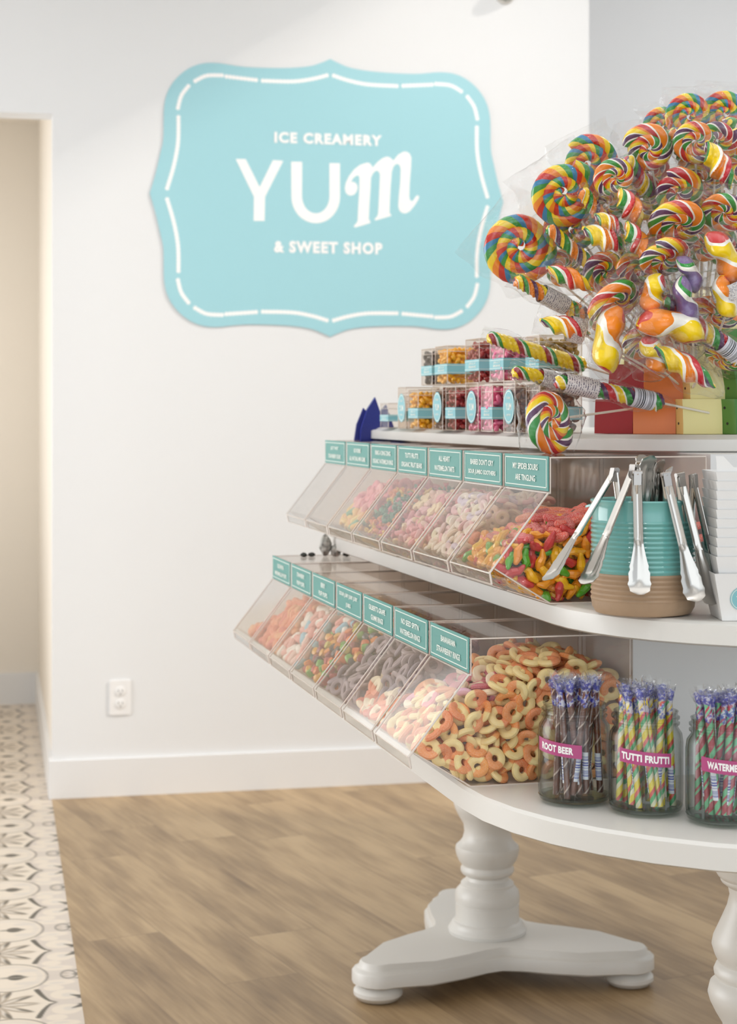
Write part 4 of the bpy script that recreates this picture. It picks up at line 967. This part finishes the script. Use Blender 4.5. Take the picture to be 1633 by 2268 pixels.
def tongs(top, tip, out, spread, label, twist=0.0, Ln=.168):
    """top: hinge; tip: end of the outer arm; out: horizontal direction the broad face looks; spread: angle to the inner arm"""
    top = Vector(top); tip = Vector(tip); ax = (top - tip).normalized(); o_ = Vector(out).normalized(); o_ = (o_ - ax * o_.dot(ax)).normalized()
    x = ax.cross(o_) * -1; x.normalize()
    Mx = Matrix((( x.x, -o_.x, ax.x, top.x), (x.y, -o_.y, ax.y, top.y), (x.z, -o_.z, ax.z, top.z), (0, 0, 0, 1)))
    if Mx.determinant() < 0: Mx = Matrix(((-x.x, -o_.x, ax.x, top.x), (-x.y, -o_.y, ax.y, top.y), (-x.z, -o_.z, ax.z, top.z), (0, 0, 0, 1)))
    r = thing('serving_tongs', label, 'tongs', top, None, TG); r.matrix_world = Mx @ Matrix.Rotation(R(twist), 4, 'Z')
    a = obj('arm', ARM, None, r); s = (top - tip).length / .168; a.scale = (1, 1, s)
    b = obj('arm', ARM, None, r); b.matrix_local = Matrix.Rotation(R(spread), 4, 'X') @ Matrix.Rotation(R(180), 4, 'Z') @ Matrix.Diagonal((1, 1, .82, 1))
    obj('hinge_pin', HG, None, r); hb_ = obj('hinge_block', HB, None, r); hb_.matrix_local = Matrix.Rotation(R(spread / 2), 4, 'X')
tongs((.336, 2.400, 1.200), (.236, 2.350, 1.053), (-1, -.45, 0), 46, 'far left steel tongs seen nearly edge-on, leaning out over the worms')
tongs((.362, 2.395, 1.205), (.286, 2.335, 1.050), (-.78, -.62, 0), 42, 'steel tongs second from the left on the crock')
tongs((.3620, 2.372, 1.197), (.363, 2.352, 1.035), (0.05, -1, 0), 20, 'steel tongs hanging straight down the front of the crock')
tongs((.4010, 2.376, 1.195), (.4395, 2.352, 1.026), (.25, -1, 0), 20, 'steel tongs leaning right over the tan half of the crock')
tongs((.4220, 2.386, 1.194), (.4640, 2.366, 1.020), (.5, -.9, 0), 20, 'steel tongs second from the right on the crock')
tongs((.4420, 2.396, 1.192), (.4830, 2.386, 1.020), (.7, -.8, 0), 22, 'rightmost steel tongs beside the white paper boxes', 15)
def up_tongs(p, lean, yaw, label):
    r = thing('serving_tongs', label, 'tongs', p, None, TG)
    r.matrix_world = Matrix.Translation(p) @ Matrix.Rotation(R(yaw), 4, 'Z') @ Matrix.Rotation(R(lean), 4, 'Y') @ Matrix.Rotation(R(180), 4, 'X')
    obj('arm', ARM, None, r); b = obj('arm', ARM, None, r); b.matrix_local = Matrix.Rotation(R(5), 4, 'X') @ Matrix.Rotation(R(180), 4, 'Z'); obj('hinge_pin', HG, None, r)
up_tongs((.3780, 2.440, 1.052), 1, 35, 'front pair of closed tongs standing scalloped heads up in the crock')
up_tongs((.3920, 2.452, 1.046), 2, 55, 'middle pair of closed tongs standing heads up in the crock')
up_tongs((.4040, 2.460, 1.036), 4, 65, 'rear pair of closed tongs standing heads up in the crock')

# ================================================================== stack of folded paper boxes
G_ = 'nested white paper boxes at the right end of the middle shelf'
X0, Y0 = .472, 2.348
def tray(z, h, i, label, sticker=False):
    r = thing('paper_box', label, 'paper box', (X0, Y0, z), None, G_)
    g = .0014 * i * 0
    b0, b1, t0 = .100, .112, .06
    m = MB(); th = .0007
    def ring(e, zz): return [(-e, -e, zz), (.095 + e, -e, zz), (.095 + e, .08 + e, zz), (-e, .08 + e, zz)]
    m.layers([ring(0, 0), ring(.012 * h / .06, h), ring(.012 * h / .06 - th, h), ring(-th, th)])
    obj('box_wall', m, M['card_white'], r, False)
    if sticker:
        s = obj('round_sticker', STKB, None, r); s.matrix_local = Matrix(((1, 0, 0, .0255), (0, -math.sin(R(11.3)), -math.cos(R(11.3)), -.0068), (0, math.cos(R(11.3)), -math.sin(R(11.3)), .0305), (0, 0, 0, 1)))
    return r
STKB = sticker_mb(.0165).mesh('round_sticker', [M['teal_wrap'], M['print_white']], False)
tray(1.0005, .064, 0, 'bottom white paper box of the stack, with a round teal sticker', True)
for i in range(1, 11): tray(1.0005 + .022 + .0125 * i, .052, i, ('topmost white paper box of the nested stack' if i == 10 else 'white paper box nested in the middle of the stack'))
m = MB(); m.prism([(0, 0), (.012, -.006), (.03, -.004), (.09, -.004), (.095, .03), (.02, .03), (.006, .045), (-.004, .045)], 0, .001, mat=Matrix.Translation((-.006, -.006, .175)) @ Matrix.Rotation(R(90), 4, 'X'))
fl = obj('folded_lid_flap', m, M['card_white'], None, False); fl.location = (X0, Y0, 1.0005); tag(fl, 'unfolded white lid flap standing up on top of the paper boxes', 'paper flap')

# ================================================================== rainbow lollipop stand
SC = Vector((.556, 3.012, 1.2436))
st = thing('lollipop_stand', 'tiered painted wooden lollipop stand in rainbow colours on the top shelf', 'display stand', SC)
cols = [('b_purple', 'b_purple'), ('b_crim', 'b_red'), ('b_orange2', 'b_orange'), ('b_tan', 'b_yellow'), ('b_green2', 'b_green'), ('b_blue', 'b_blue')]
def stand_tier(rad, z0, h, a0, lean, wd):
    for k in range(1, 9):
        a = R(a0 + 23 * k); c = cols[k % 6]
        pos = Vector((rad * math.cos(a), rad * math.sin(a), 0)); yaw = a + R(90) + R(20)
        r = MB()
        # square block, inner end runs under the neighbour; front bows inward with height
        n = 7; rings = []
        for i in range(n):
            t = i / (n - 1); inn = lean * (1 - math.cos(t * math.pi / 2)); rings.append([(-wd / 2, inn, z0 + h * t), (wd / 2, inn, z0 + h * t), (wd / 2, .05, z0 + h * t), (-wd / 2, .05, z0 + h * t)])
        r.layers(rings)
        for fi, f in enumerate(r.f):
            if len(f) == 4 and fi < (n - 1) * 4 and fi % 4 == 3: r.m[fi] = 1
        o = obj('colour_block', r, [M[c[1]], M[c[0]]], st, 30); o.matrix_local = Matrix.Translation(pos) @ Matrix.Rotation(yaw, 4, 'Z')
        hm = MB()
        for zz, yy in ((.3, .018), (.75, .024)):
            hm.tube([(-wd / 2 - .0006, yy, z0 + h * zz), (-wd / 2 + .0006, yy, z0 + h * zz)], .0022, 10)
        obj('stick_hole', hm, M['dark'], o, False)
stand_tier(.195, 0, .056, -165, .004, .068)
stand_tier(.176, .056, .058, -162, .010, .062)
stand_tier(.148, .114, .058, -160, .022, .052)
m = MB(); m.lathe([(.125, 0), (.125, .12), (.11, .165), (.09, .20), (.05, .235), (.002, .25)], 40); obj('core', m, M['b_yellow'], st)

# ================================================================== lollipops
def rope(m, path, rad, K=1, turns=3.0, n=22, ridge=.1, lobes=5, flat=1.0, axis=None, mi=0):
    fr = frames(path); L = len(fr) - 1; ks = []
    if axis is not None:
        ff = []
        for i, (p, u, w) in enumerate(fr):
            t = (fr[min(i + 1, L)][0] - fr[max(i - 1, 0)][0]).normalized(); w2 = Vector(axis); w2 = (w2 - t * w2.dot(t)).normalized(); ff.append((p, w2.cross(t), w2))
        fr = ff
    for a, (p, u, w) in enumerate(fr):
        t = a / L; r = rad(t); P = []
        for i in range(n):
            th = 2 * math.pi * i / n; q = r * (1 + ridge * math.cos(lobes * (th - 2 * math.pi * turns * t)))
            P.append(p + u * q * math.cos(th) + w * q * math.sin(th) * flat)
        ks.append(m.addv(P))
    for a in range(L):
        for i in range(n):
            j = (i + 1) % n; f = lambda ii, aa: (K * (ii / n - turns * aa / L) + 50, aa / L)
            m.face((ks[a] + i, ks[a] + j, ks[a + 1] + j, ks[a + 1] + i), mi, [f(i, a), f(i + 1, a), f(i + 1, a + 1), f(i, a + 1)])
    m.face([ks[0] + i for i in range(n)][::-1], mi); m.face([ks[-1] + i for i in range(n)], mi)
def coil_mb(Rd, wraps=2.6, seed=0, turnk=1.0):
    m = MB(); rho = Rd / (2 * wraps + .7); n = int(34 * wraps); ph = seed * 1.3
    path = []
    for i in range(n + 1):
        t = i / n; a = 2 * math.pi * wraps * t + ph; rr = rho * .25 + (Rd - rho * 1.25) * t ** .85; path.append(Vector((rr * math.cos(a), rr * math.sin(a), 0)))
    ln = sum((b - a).length for a, b in zip(path, path[1:]))
    rope(m, path, lambda t: rho * 1.16 * (min(1, t * 9 + .45)) * (1 if t < .97 else 1 - (t - .97) * 14), 1, ln / (rho * 6.6) * turnk, 20, .045, 5, .82, axis=(0, 0, 1)); return m
def basis(C, up, nrm):
    y = Vector(up).normalized(); z = Vector(nrm); z = (z - y * z.dot(y)).normalized(); x = y.cross(z)
    return Matrix(((x.x, y.x, z.x, C[0]), (x.y, y.y, z.y, C[1]), (x.z, y.z, z.z, C[2]), (0, 0, 0, 1)))
def bag_mb(w, h, th, seed, neck=.06):
    """crumpled see-through bag in the local frame: y towards the tip, pinched at the stick"""
    rg = random.Random(seed); m = MB(); nx, ny = 16, 20; ph = [rg.uniform(0, 6.28) for _ in range(6)]
    for side in (1, -1):
        G = []
        for b in range(ny + 1):
            v = -1 + 2 * b / ny
            for a in range(nx + 1):
                u = -1 + 2 * a / nx
                wid = w * (1.0 if v > -.55 else .16 + .84 * ((v + 1) / .45) ** .7) * (1 + .04 * math.sin(5 * v + ph[0]))
                rim = max(0, (1 - abs(u) ** 2.6)) * max(0, (1 - abs(v) ** 3)) ** .5
                z = side * th * rim ** .6 + .0035 * math.sin(9 * u + 6 * v + ph[1]) * math.sin(7 * v - 5 * u + ph[2]) + .003 * math.sin(4 * u + ph[3]) + rg.uniform(-.0014, .0014)
                G.append((u * wid + .003 * math.sin(8 * v + ph[4]), v * h if v > -.55 else -.55 * h + (v + .55) * h * 1.25, z))
        k = m.addv(G)
        for b in range(ny):
            for a in range(nx):
                q = (k + b * (nx + 1) + a, k + b * (nx + 1) + a + 1, k + (b + 1) * (nx + 1) + a + 1, k + (b + 1) * (nx + 1) + a); m.face(q if side > 0 else q[::-1])
    return m
def stick_mb(a, b, r=.0019):
    m = MB(); m.tube([Vector(a), Vector(b)], r, 8); return m
def sleeve_mb(r, y0, y1, flat=1.0):
    m = MB(); m.lathe([(r, y0), (r * 1.02, (y0 + y1) / 2), (r, y1)], 24, cap=False, uvs=True); m.v = [(x, z, y * flat) for x, y, z in m.v]; return m
LG = 'wrapped lollipops fanned out of the rainbow stand'
def lolly(kind_name, label, M4, candy, cmat, bag, stick_to, stick_from, sleeve=None, bar=None):
    r = thing('lollipop', label, 'lollipop', (0, 0, 0), None, LG); r.matrix_world = M4
    obj('candy', candy, cmat, r, 40)
    if bag: obj('wrapper', bag, M['wrap'], r, 80)
    if stick_to is not None: obj('stick', stick_mb(stick_from, stick_to), M['stick'], r)
    if sleeve: obj('printed_sleeve', sleeve, M['sleeve'], r)
    if bar: obj('barcode_label', bar, M['barcode_black'], r)
    return r
HUB = Vector((.556, 3.0, 1.30))
def core_point(C, s, far=1.0):
    """where the stick enters the stand"""
    d = HUB - Vector(C); L = d.length; return max(.03, L - .15) * far

DISCS = [
 ((0.2474, 2.8932, 1.55), 0.0593, (0.7632, 0.2119, -0.6104), (0.0604, -0.9753, -0.2127), 'R', 'big rainbow swirl lollipop at the far left of the bunch'),
 ((0.3126, 2.8253, 1.6299), 0.0551, (0.5617, 0.3513, -0.749), (0.047, -0.9376, -0.3445), 'R', 'biggest rainbow swirl lollipop at the upper left of the bunch'),
 ((0.3614, 2.8793, 1.6838), 0.0458, (0.4476, 0.2269, -0.865), (-0.0629, -0.9637, -0.2595), 'R', 'rainbow swirl lollipop peeking over the upper left of the bunch'),
 ((0.332, 2.868, 1.5786), 0.0441, (0.6047, 0.297, -0.739), (0.0369, -0.9538, -0.2982), 'R', 'rainbow swirl lollipop tucked below the upper left one'),
 ((0.5185, 2.8463, 1.758), 0.0365, (0.0866, 0.2791, -0.9563), (-0.1685, -0.9472, -0.2726), 'R', 'rainbow swirl lollipop at the very top of the bunch'),
 ((0.5749, 2.8397, 1.7598), 0.0393, (-0.0309, 0.2918, -0.956), (-0.2003, -0.9435, -0.2639), 'R', 'rainbow swirl lollipop at the top right edge of the photo'),
 ((0.4424, 2.7849, 1.6949), 0.04, (0.258, 0.428, -0.8662), (-0.0858, -0.9044, -0.418), 'W', 'orange and purple swirl lollipop standing out left of the top'),
 ((0.387, 2.7615, 1.6475), 0.0326, (0.3884, 0.4905, -0.7801), (0.0098, -0.8825, -0.4702), 'W', 'orange swirl lollipop right of the biggest rainbow one'),
 ((0.4719, 2.6733, 1.5672), 0.0466, (0.2116, 0.7369, -0.6421), (-0.0589, -0.7237, -0.6876), 'W', 'orange, green and purple swirl lollipop in the middle of the bunch'),
 ((0.5399, 2.6671, 1.5836), 0.0383, (0.0475, 0.74, -0.6709), (-0.2235, -0.7169, -0.6604), 'W', 'mixed swirl lollipop at the right edge of the bunch, halfway up'),
 ((0.4448, 2.6628, 1.5115), 0.041, (0.2892, 0.7965, -0.5309), (0.0653, -0.6699, -0.7396), 'W', 'yellow and red swirl lollipop left of the purple chunky one'),
 ((0.3756, 2.6807, 1.4443), 0.044, (0.4851, 0.7877, -0.3797), (0.3918, -0.6962, -0.6015), 'W', 'mixed swirl lollipop above the orange and yellow heart-like one'),
 ((0.2822, 2.7412, 1.2666), 0.0506, (0.7552, 0.6492, 0.0907), (0.5544, -0.8272, 0.0912), 'W', 'round multicoloured swirl lollipop hanging over the front edge of the top shelf'),
 ((0.5101, 2.7461, 1.7018), 0.0352, (0.1066, 0.5002, -0.8593), (-0.1571, -0.8717, -0.4643), 'W', 'orange swirl lollipop between two twisted ones near the top'),
 ((0.5439, 2.7424, 1.704), 0.0338, (0.0343, 0.5066, -0.8615), (-0.1949, -0.8678, -0.4571), 'P', 'green and purple swirl lollipop just below the top right rainbow one'),
 ((0.4831, 2.7566, 1.6235), 0.0396, (0.1919, 0.5577, -0.8076), (-0.1034, -0.8461, -0.5229), 'P', 'dark berry swirl lollipop half hidden in the centre'),
 ((0.426, 2.7527, 1.5066), 0.0367, (0.4, 0.6783, -0.6164), (0.1207, -0.7799, -0.6141), 'P', 'berry swirl lollipop peeking out left of the yellow and red one'),
 ((0.3877, 2.8608, 1.6145), 0.0352, (0.456, 0.3153, -0.8322), (-0.0259, -0.9452, -0.3255), 'W', 'mixed swirl lollipop half hidden behind the chunky green one'),
 ((0.533, 2.7959, 1.6463), 0.0373, (0.0686, 0.4682, -0.881), (-0.1759, -0.8868, -0.4274), 'W', 'mixed swirl lollipop half hidden above the centre right'),
 ((0.5827, 2.7594, 1.6698), 0.0354, (-0.0525, 0.5116, -0.8576), (-0.2377, -0.8656, -0.4407), 'W', 'mixed swirl lollipop cut by the right edge near the top'),
 ((0.4386, 2.8341, 1.6223), 0.04, (0.3247, 0.3902, -0.8616), (-0.0625, -0.9204, -0.3859), 'W', 'mixed swirl lollipop deep inside the upper middle of the bunch'),
 ((0.5213, 2.753, 1.5419), 0.0388, (0.1159, 0.6797, -0.7243), (-0.1546, -0.7693, -0.6199), 'W', 'mixed swirl lollipop deep inside the right of the bunch'),
 ((0.3814, 2.841, 1.5066), 0.0364, (0.583, 0.4535, -0.6741), (0.1218, -0.9068, -0.4036), 'P', 'berry swirl lollipop deep inside the left of the bunch'),
 ((0.5341, 2.7282, 1.4346), 0.042, (0.0903, 0.8783, -0.4695), (-0.2296, -0.5579, -0.7975), 'W', 'mixed swirl lollipop deep inside the lower right of the bunch'),
 ((0.487, 2.7791, 1.4304), 0.0428, (0.2914, 0.8025, -0.5206), (0.0718, -0.6665, -0.742), 'P', 'berry swirl lollipop deep inside the lower middle of the bunch'),
 ((0.4357, 2.8154, 1.389), 0.0361, (0.5534, 0.7326, -0.3962), (0.3973, -0.7528, -0.5249), 'W', 'mixed swirl lollipop low in the bunch just above the painted blocks'),
 ((0.4572, 2.8597, 1.6635), 0.0367, (0.2593, 0.3034, -0.9169), (-0.1105, -0.9442, -0.3103), 'P', 'berry swirl lollipop deep inside the upper part, behind two twists'),
 ((0.5214, 2.8105, 1.5906), 0.0389, (0.114, 0.5006, -0.8581), (-0.1537, -0.8742, -0.4606), 'W', 'mixed swirl lollipop behind the centre right one'),
 ((0.5672, 2.7877, 1.5452), 0.04, (-0.0231, 0.617, -0.7867), (-0.2449, -0.8108, -0.5316), 'P', 'berry swirl lollipop behind the smooth ones at the right edge'),
 ((0.4191, 2.8012, 1.4746), 0.0359, (0.4911, 0.6231, -0.6087), (0.1735, -0.8217, -0.5429), 'W', 'mixed swirl lollipop behind the left of the smooth orange ones'),
 ((0.4622, 2.8015, 1.4603), 0.0359, (0.3773, 0.6891, -0.6187), (0.102, -0.7725, -0.6268), 'P', 'berry swirl lollipop behind the smooth red and orange one'),
 ((0.5176, 2.7901, 1.4023), 0.0372, (0.1929, 0.8638, -0.4654), (-0.0576, -0.5843, -0.8095), 'P', 'berry swirl lollipop behind the slanting red twist'),
 ((0.3621, 2.9206, 1.6103), 0.0344, (0.5309, 0.1593, -0.8323), (-0.0638, -0.9765, -0.2057), 'P', 'berry swirl lollipop behind the biggest rainbow one'),
 ((0.4878, 2.911, 1.751), 0.0328, (0.1563, 0.1494, -0.9763), (-0.1609, -0.9719, -0.172), 'R', 'small rainbow swirl lollipop behind the upper orange ones'),
 ((0.3808, 2.8373, 1.4335), 0.032, (0.6757, 0.5384, -0.5035), (0.275, -0.877, -0.3941), 'W', 'mixed swirl lollipop behind the crinkled chunky one'),
 ((0.563, 2.8025, 1.3669), 0.0359, (-0.0158, 0.9356, -0.3528), (-0.4836, -0.4502, -0.7506), 'W', 'mixed swirl lollipop low at the right, before the pale yellow block'),
 ((0.4809, 2.8266, 1.5489), 0.0362, (0.2612, 0.5064, -0.8218), (-0.0691, -0.8748, -0.4796), 'W', 'mixed swirl lollipop deep in the middle behind the yellow and red one'),
 ((0.325, 2.9237, 1.5206), 0.033, (0.7182, 0.1722, -0.6742), (0.0106, -0.9801, -0.1984), 'W', 'mixed swirl lollipop behind the far left printed sleeve'),
]
TWISTS = [
 ((0.336, 2.7853, 1.6307), (0.4257, 2.8453, 1.5251), 0.0136, 'twist_a', 'orange and purple twisted stick lollipop over the biggest rainbow swirl'),
 ((0.2859, 2.8051, 1.5735), (0.3846, 2.8651, 1.4975), 0.0122, 'twist_c', 'orange and green twisted stick lollipop below the biggest rainbow swirl'),
 ((0.405, 2.7639, 1.6776), (0.45, 2.8239, 1.6283), 0.0135, 'twist_d', 'short red and yellow twisted lollipop in the upper middle'),
 ((0.4783, 2.7694, 1.7245), (0.5336, 2.8294, 1.6217), 0.0135, 'twist_c', 'green and purple twisted stick lollipop standing near the top'),
 ((0.5663, 2.7692, 1.7408), (0.5916, 2.8292, 1.6507), 0.0142, 'twist_c', 'orange and green twisted lollipop at the right edge near the top'),
 ((0.1974, 2.9212, 1.4043), (0.3665, 2.9812, 1.3557), 0.0135, 'twist_b', 'yellow twisted stick lollipop pointing left above the jelly bean boxes'),
 ((0.2359, 2.8434, 1.4936), (0.357, 2.9034, 1.4371), 0.0139, 'twist_a', 'twisted lollipop with a printed sleeve under the far left rainbow swirl'),
 ((0.4435, 2.6386, 1.4498), (0.5767, 2.6986, 1.3568), 0.0135, 'twist_d', 'red, yellow and green twisted lollipop slanting to the right edge'),
 ((0.2308, 2.8175, 1.3443), (0.3494, 2.8775, 1.3235), 0.0123, 'twist_b', 'twisted lollipop end with a printed sleeve pointing left above the round one'),
 ((0.2886, 2.7348, 1.3277), (0.4669, 2.7948, 1.2929), 0.014, 'twist_d', 'yellow and orange twisted lollipop with a barcode lying in front of the painted blocks'),
]
LEAFS = [
 ((0.402, 2.7056, 1.5929), 0.0347, 0.0236, (0.4851, 0.2425, -0.8402), 'chunky green and orange swirl lollipop right of the orange twist'),
 ((0.3622, 2.7091, 1.546), 0.0375, 0.0236, (0.8792, 0.2425, -0.41), 'chunky orange and yellow lollipop in the left middle of the bunch'),
 ((0.3118, 2.7297, 1.4865), 0.0406, 0.0196, (0.8792, 0.2425, -0.41), 'chunky red and yellow lollipop above the lower left sleeve'),
 ((0.4704, 2.6229, 1.3466), 0.0578, 0.0242, (0.8227, 0.2425, -0.5141), 'chunky orange, yellow and purple lollipop in front of the pale yellow block'),
 ((0.5366, 2.6986, 1.6578), 0.0415, 0.0249, (0.4851, 0.2425, -0.8402), 'chunky yellow lollipop near the right edge in the upper part'),
 ((0.3038, 2.7208, 1.4105), 0.0419, 0.0209, (0.9371, 0.2425, -0.2511), 'chunky lollipop in crinkled wrap above the yellow pointing twist'),
 ((0.4088, 2.6771, 1.5381), 0.0357, 0.0206, (0.4851, 0.2425, -0.8402), 'chunky yellow and red lollipop in the centre left'),
 ((0.3712, 2.7135, 1.5694), 0.0278, 0.0181, (0.8402, 0.2425, -0.4851), 'small chunky lollipop between the two orange twists'),
]
BLOBS = [
 ((0.3753, 2.6637, 1.3886), 0.0519, 0.0341, (-0.0846, 0.2425, -0.9665), 'blob_a', 'orange over yellow smooth lollipop in front, above the red block'),
 ((0.4501, 2.6301, 1.3967), 0.054, 0.0337, (0.9554, 0.2425, -0.1685), 'blob_a', 'large orange and yellow smooth lollipop right of the front one'),
 ((0.4347, 2.6429, 1.4555), 0.0312, 0.0271, (-0.1685, 0.2425, -0.9554), 'blob_b', 'smooth red and orange lollipop left of the slanting twist'),
 ((0.4754, 2.6354, 1.4834), 0.0311, 0.0203, (0.4851, 0.2425, -0.8402), 'blob_c', 'smooth purple lollipop in the centre right'),
 ((0.4806, 2.6272, 1.4477), 0.0377, 0.0243, (0.3318, 0.2425, -0.9116), 'blob_c', 'smooth purple and white lollipop behind the slanting twist'),
 ((0.5234, 2.632, 1.5068), 0.0445, 0.0297, (0.4851, 0.2425, -0.8402), 'blob_b', 'smooth yellow and orange lollipop near the right edge'),
 ((0.5362, 2.6188, 1.4519), 0.0336, 0.0228, (0.3318, 0.2425, -0.9116), 'blob_a', 'smooth lollipop with a printed sleeve at the right edge'),
 ((0.422, 2.6394, 1.3619), 0.0311, 0.0271, (0.4851, 0.2425, -0.8402), 'blob_b', 'smooth orange lollipop low behind the two front ones'),
]

def hub_stick(M4, start, reach=.13):
    C = M4.translation; d = HUB - C; p = C + d * max(.25, 1 - reach / d.length); return tuple(M4.inverted() @ p)
for i, (C, Rd, s, nr, pal, label) in enumerate(DISCS):
    Rd *= 1.1; M4 = basis(C, -Vector(s), nr); L = core_point(C, s)
    cm = M['pop_rainbow' if pal == 'R' else ('pop_mixed' if pal == 'W' else 'pop_berry')]
    lolly('disc', label, M4, coil_mb(Rd, 2.9 if pal == 'R' else 2.2, i, 1.5 if pal == 'R' else 1.0), cm, bag_mb(Rd * 1.13, Rd * 1.18, Rd * .36, i), (0, -max(L, Rd + .03), 0), (0, -Rd * .8, 0))
for i, (a, b, w, mk, label) in enumerate(TWISTS):
    a, b = Vector(a), Vector(b); ax = (a - b); L = ax.length; M4 = basis(b, ax, Vector((0, 0, 1.28)) - b)
    n = 46; m = MB(); rope(m, [Vector((0, L * k / n, 0)) for k in range(n + 1)], lambda t: w * (1.02 if t < .1 else 1) * (min(1, .55 + t * 12)) * (1 - .25 * t) * (1 if t < .96 else math.sqrt(max(.15, 1 - ((t - .96) / .045) ** 2))), 1, L / .052, 26, .13, 5)
    sl = sleeve_mb(w * 1.12, L * .28, L * .62) if i in (6, 8) else (sleeve_mb(w * 1.12, L * .62, L * .92) if i == 9 else None)
    bc = sleeve_mb(w * 1.1, L * .10, L * .30) if i in (7, 9) else None
    g = bag_mb(w * 1.35, L * .56, w * 1.15, 60 + i); g.v = [(x, y + L * .5, z) for x, y, z in g.v]
    lolly('twist', label, M4, m, M[mk], g, hub_stick(M4, 0) if i not in (7, 9) else (0, -.085, 0), (0, .004, 0), sl, bc)
for i, (C, hl_, w, ax, label) in enumerate(LEAFS):
    ax = Vector(ax); M4 = basis(C, ax * -1, Vector((0, 0, 1.28)) - Vector(C)); n = 40; m = MB()
    rope(m, [Vector((0, hl_ * (-1 + 2 * k / n), 0)) for k in range(n + 1)], lambda t: w * 1.12 * max(.12, math.sin(math.pi * min(max(t, .02), .98))) ** .75, 1, 1.15, 28, .22, 3, .62)
    g = bag_mb(w * 1.25, hl_ * 1.2, w * .8, 80 + i)
    sl = sleeve_mb(w * .95, -hl_ * .75, -hl_ * .15, .75) if i in (5,) else None
    lolly('chunky', label, M4, m, M['leaf_a' if i % 2 == 0 and i != 4 else 'leaf_b'], g, hub_stick(M4, 0), (0, -hl_ * .5, 0), sl)
for i, (C, hl_, w, ax, mk, label) in enumerate(BLOBS):
    ax = Vector(ax); M4 = basis(C, ax * -1, Vector((0, 0, 1.28)) - Vector(C)); n = 30; m = MB()
    bend = .28 * hl_ * (1 if i % 2 else -1)
    rope(m, [Vector((bend * math.cos(math.pi * (k / n - .5)), hl_ * .98 * (-1 + 2 * k / n), 0)) for k in range(n + 1)], lambda t: w * (max(.05, 1 - abs(2 * t - 1) ** 3.2)) ** .5 * (1 - .12 * math.cos(4 * math.pi * t)), 1, -.75, 26, .05, 2, .62)
    g = bag_mb(w * 1.35, hl_ * 1.15, w * .85, 100 + i)
    sl = sleeve_mb(w * 1.03, -hl_ * .1, hl_ * .6, .72) if i == 6 else None
    lolly('smooth', label, M4, m, M[mk], g, hub_stick(M4, 0), (0, -hl_ * .3, 0), sl)
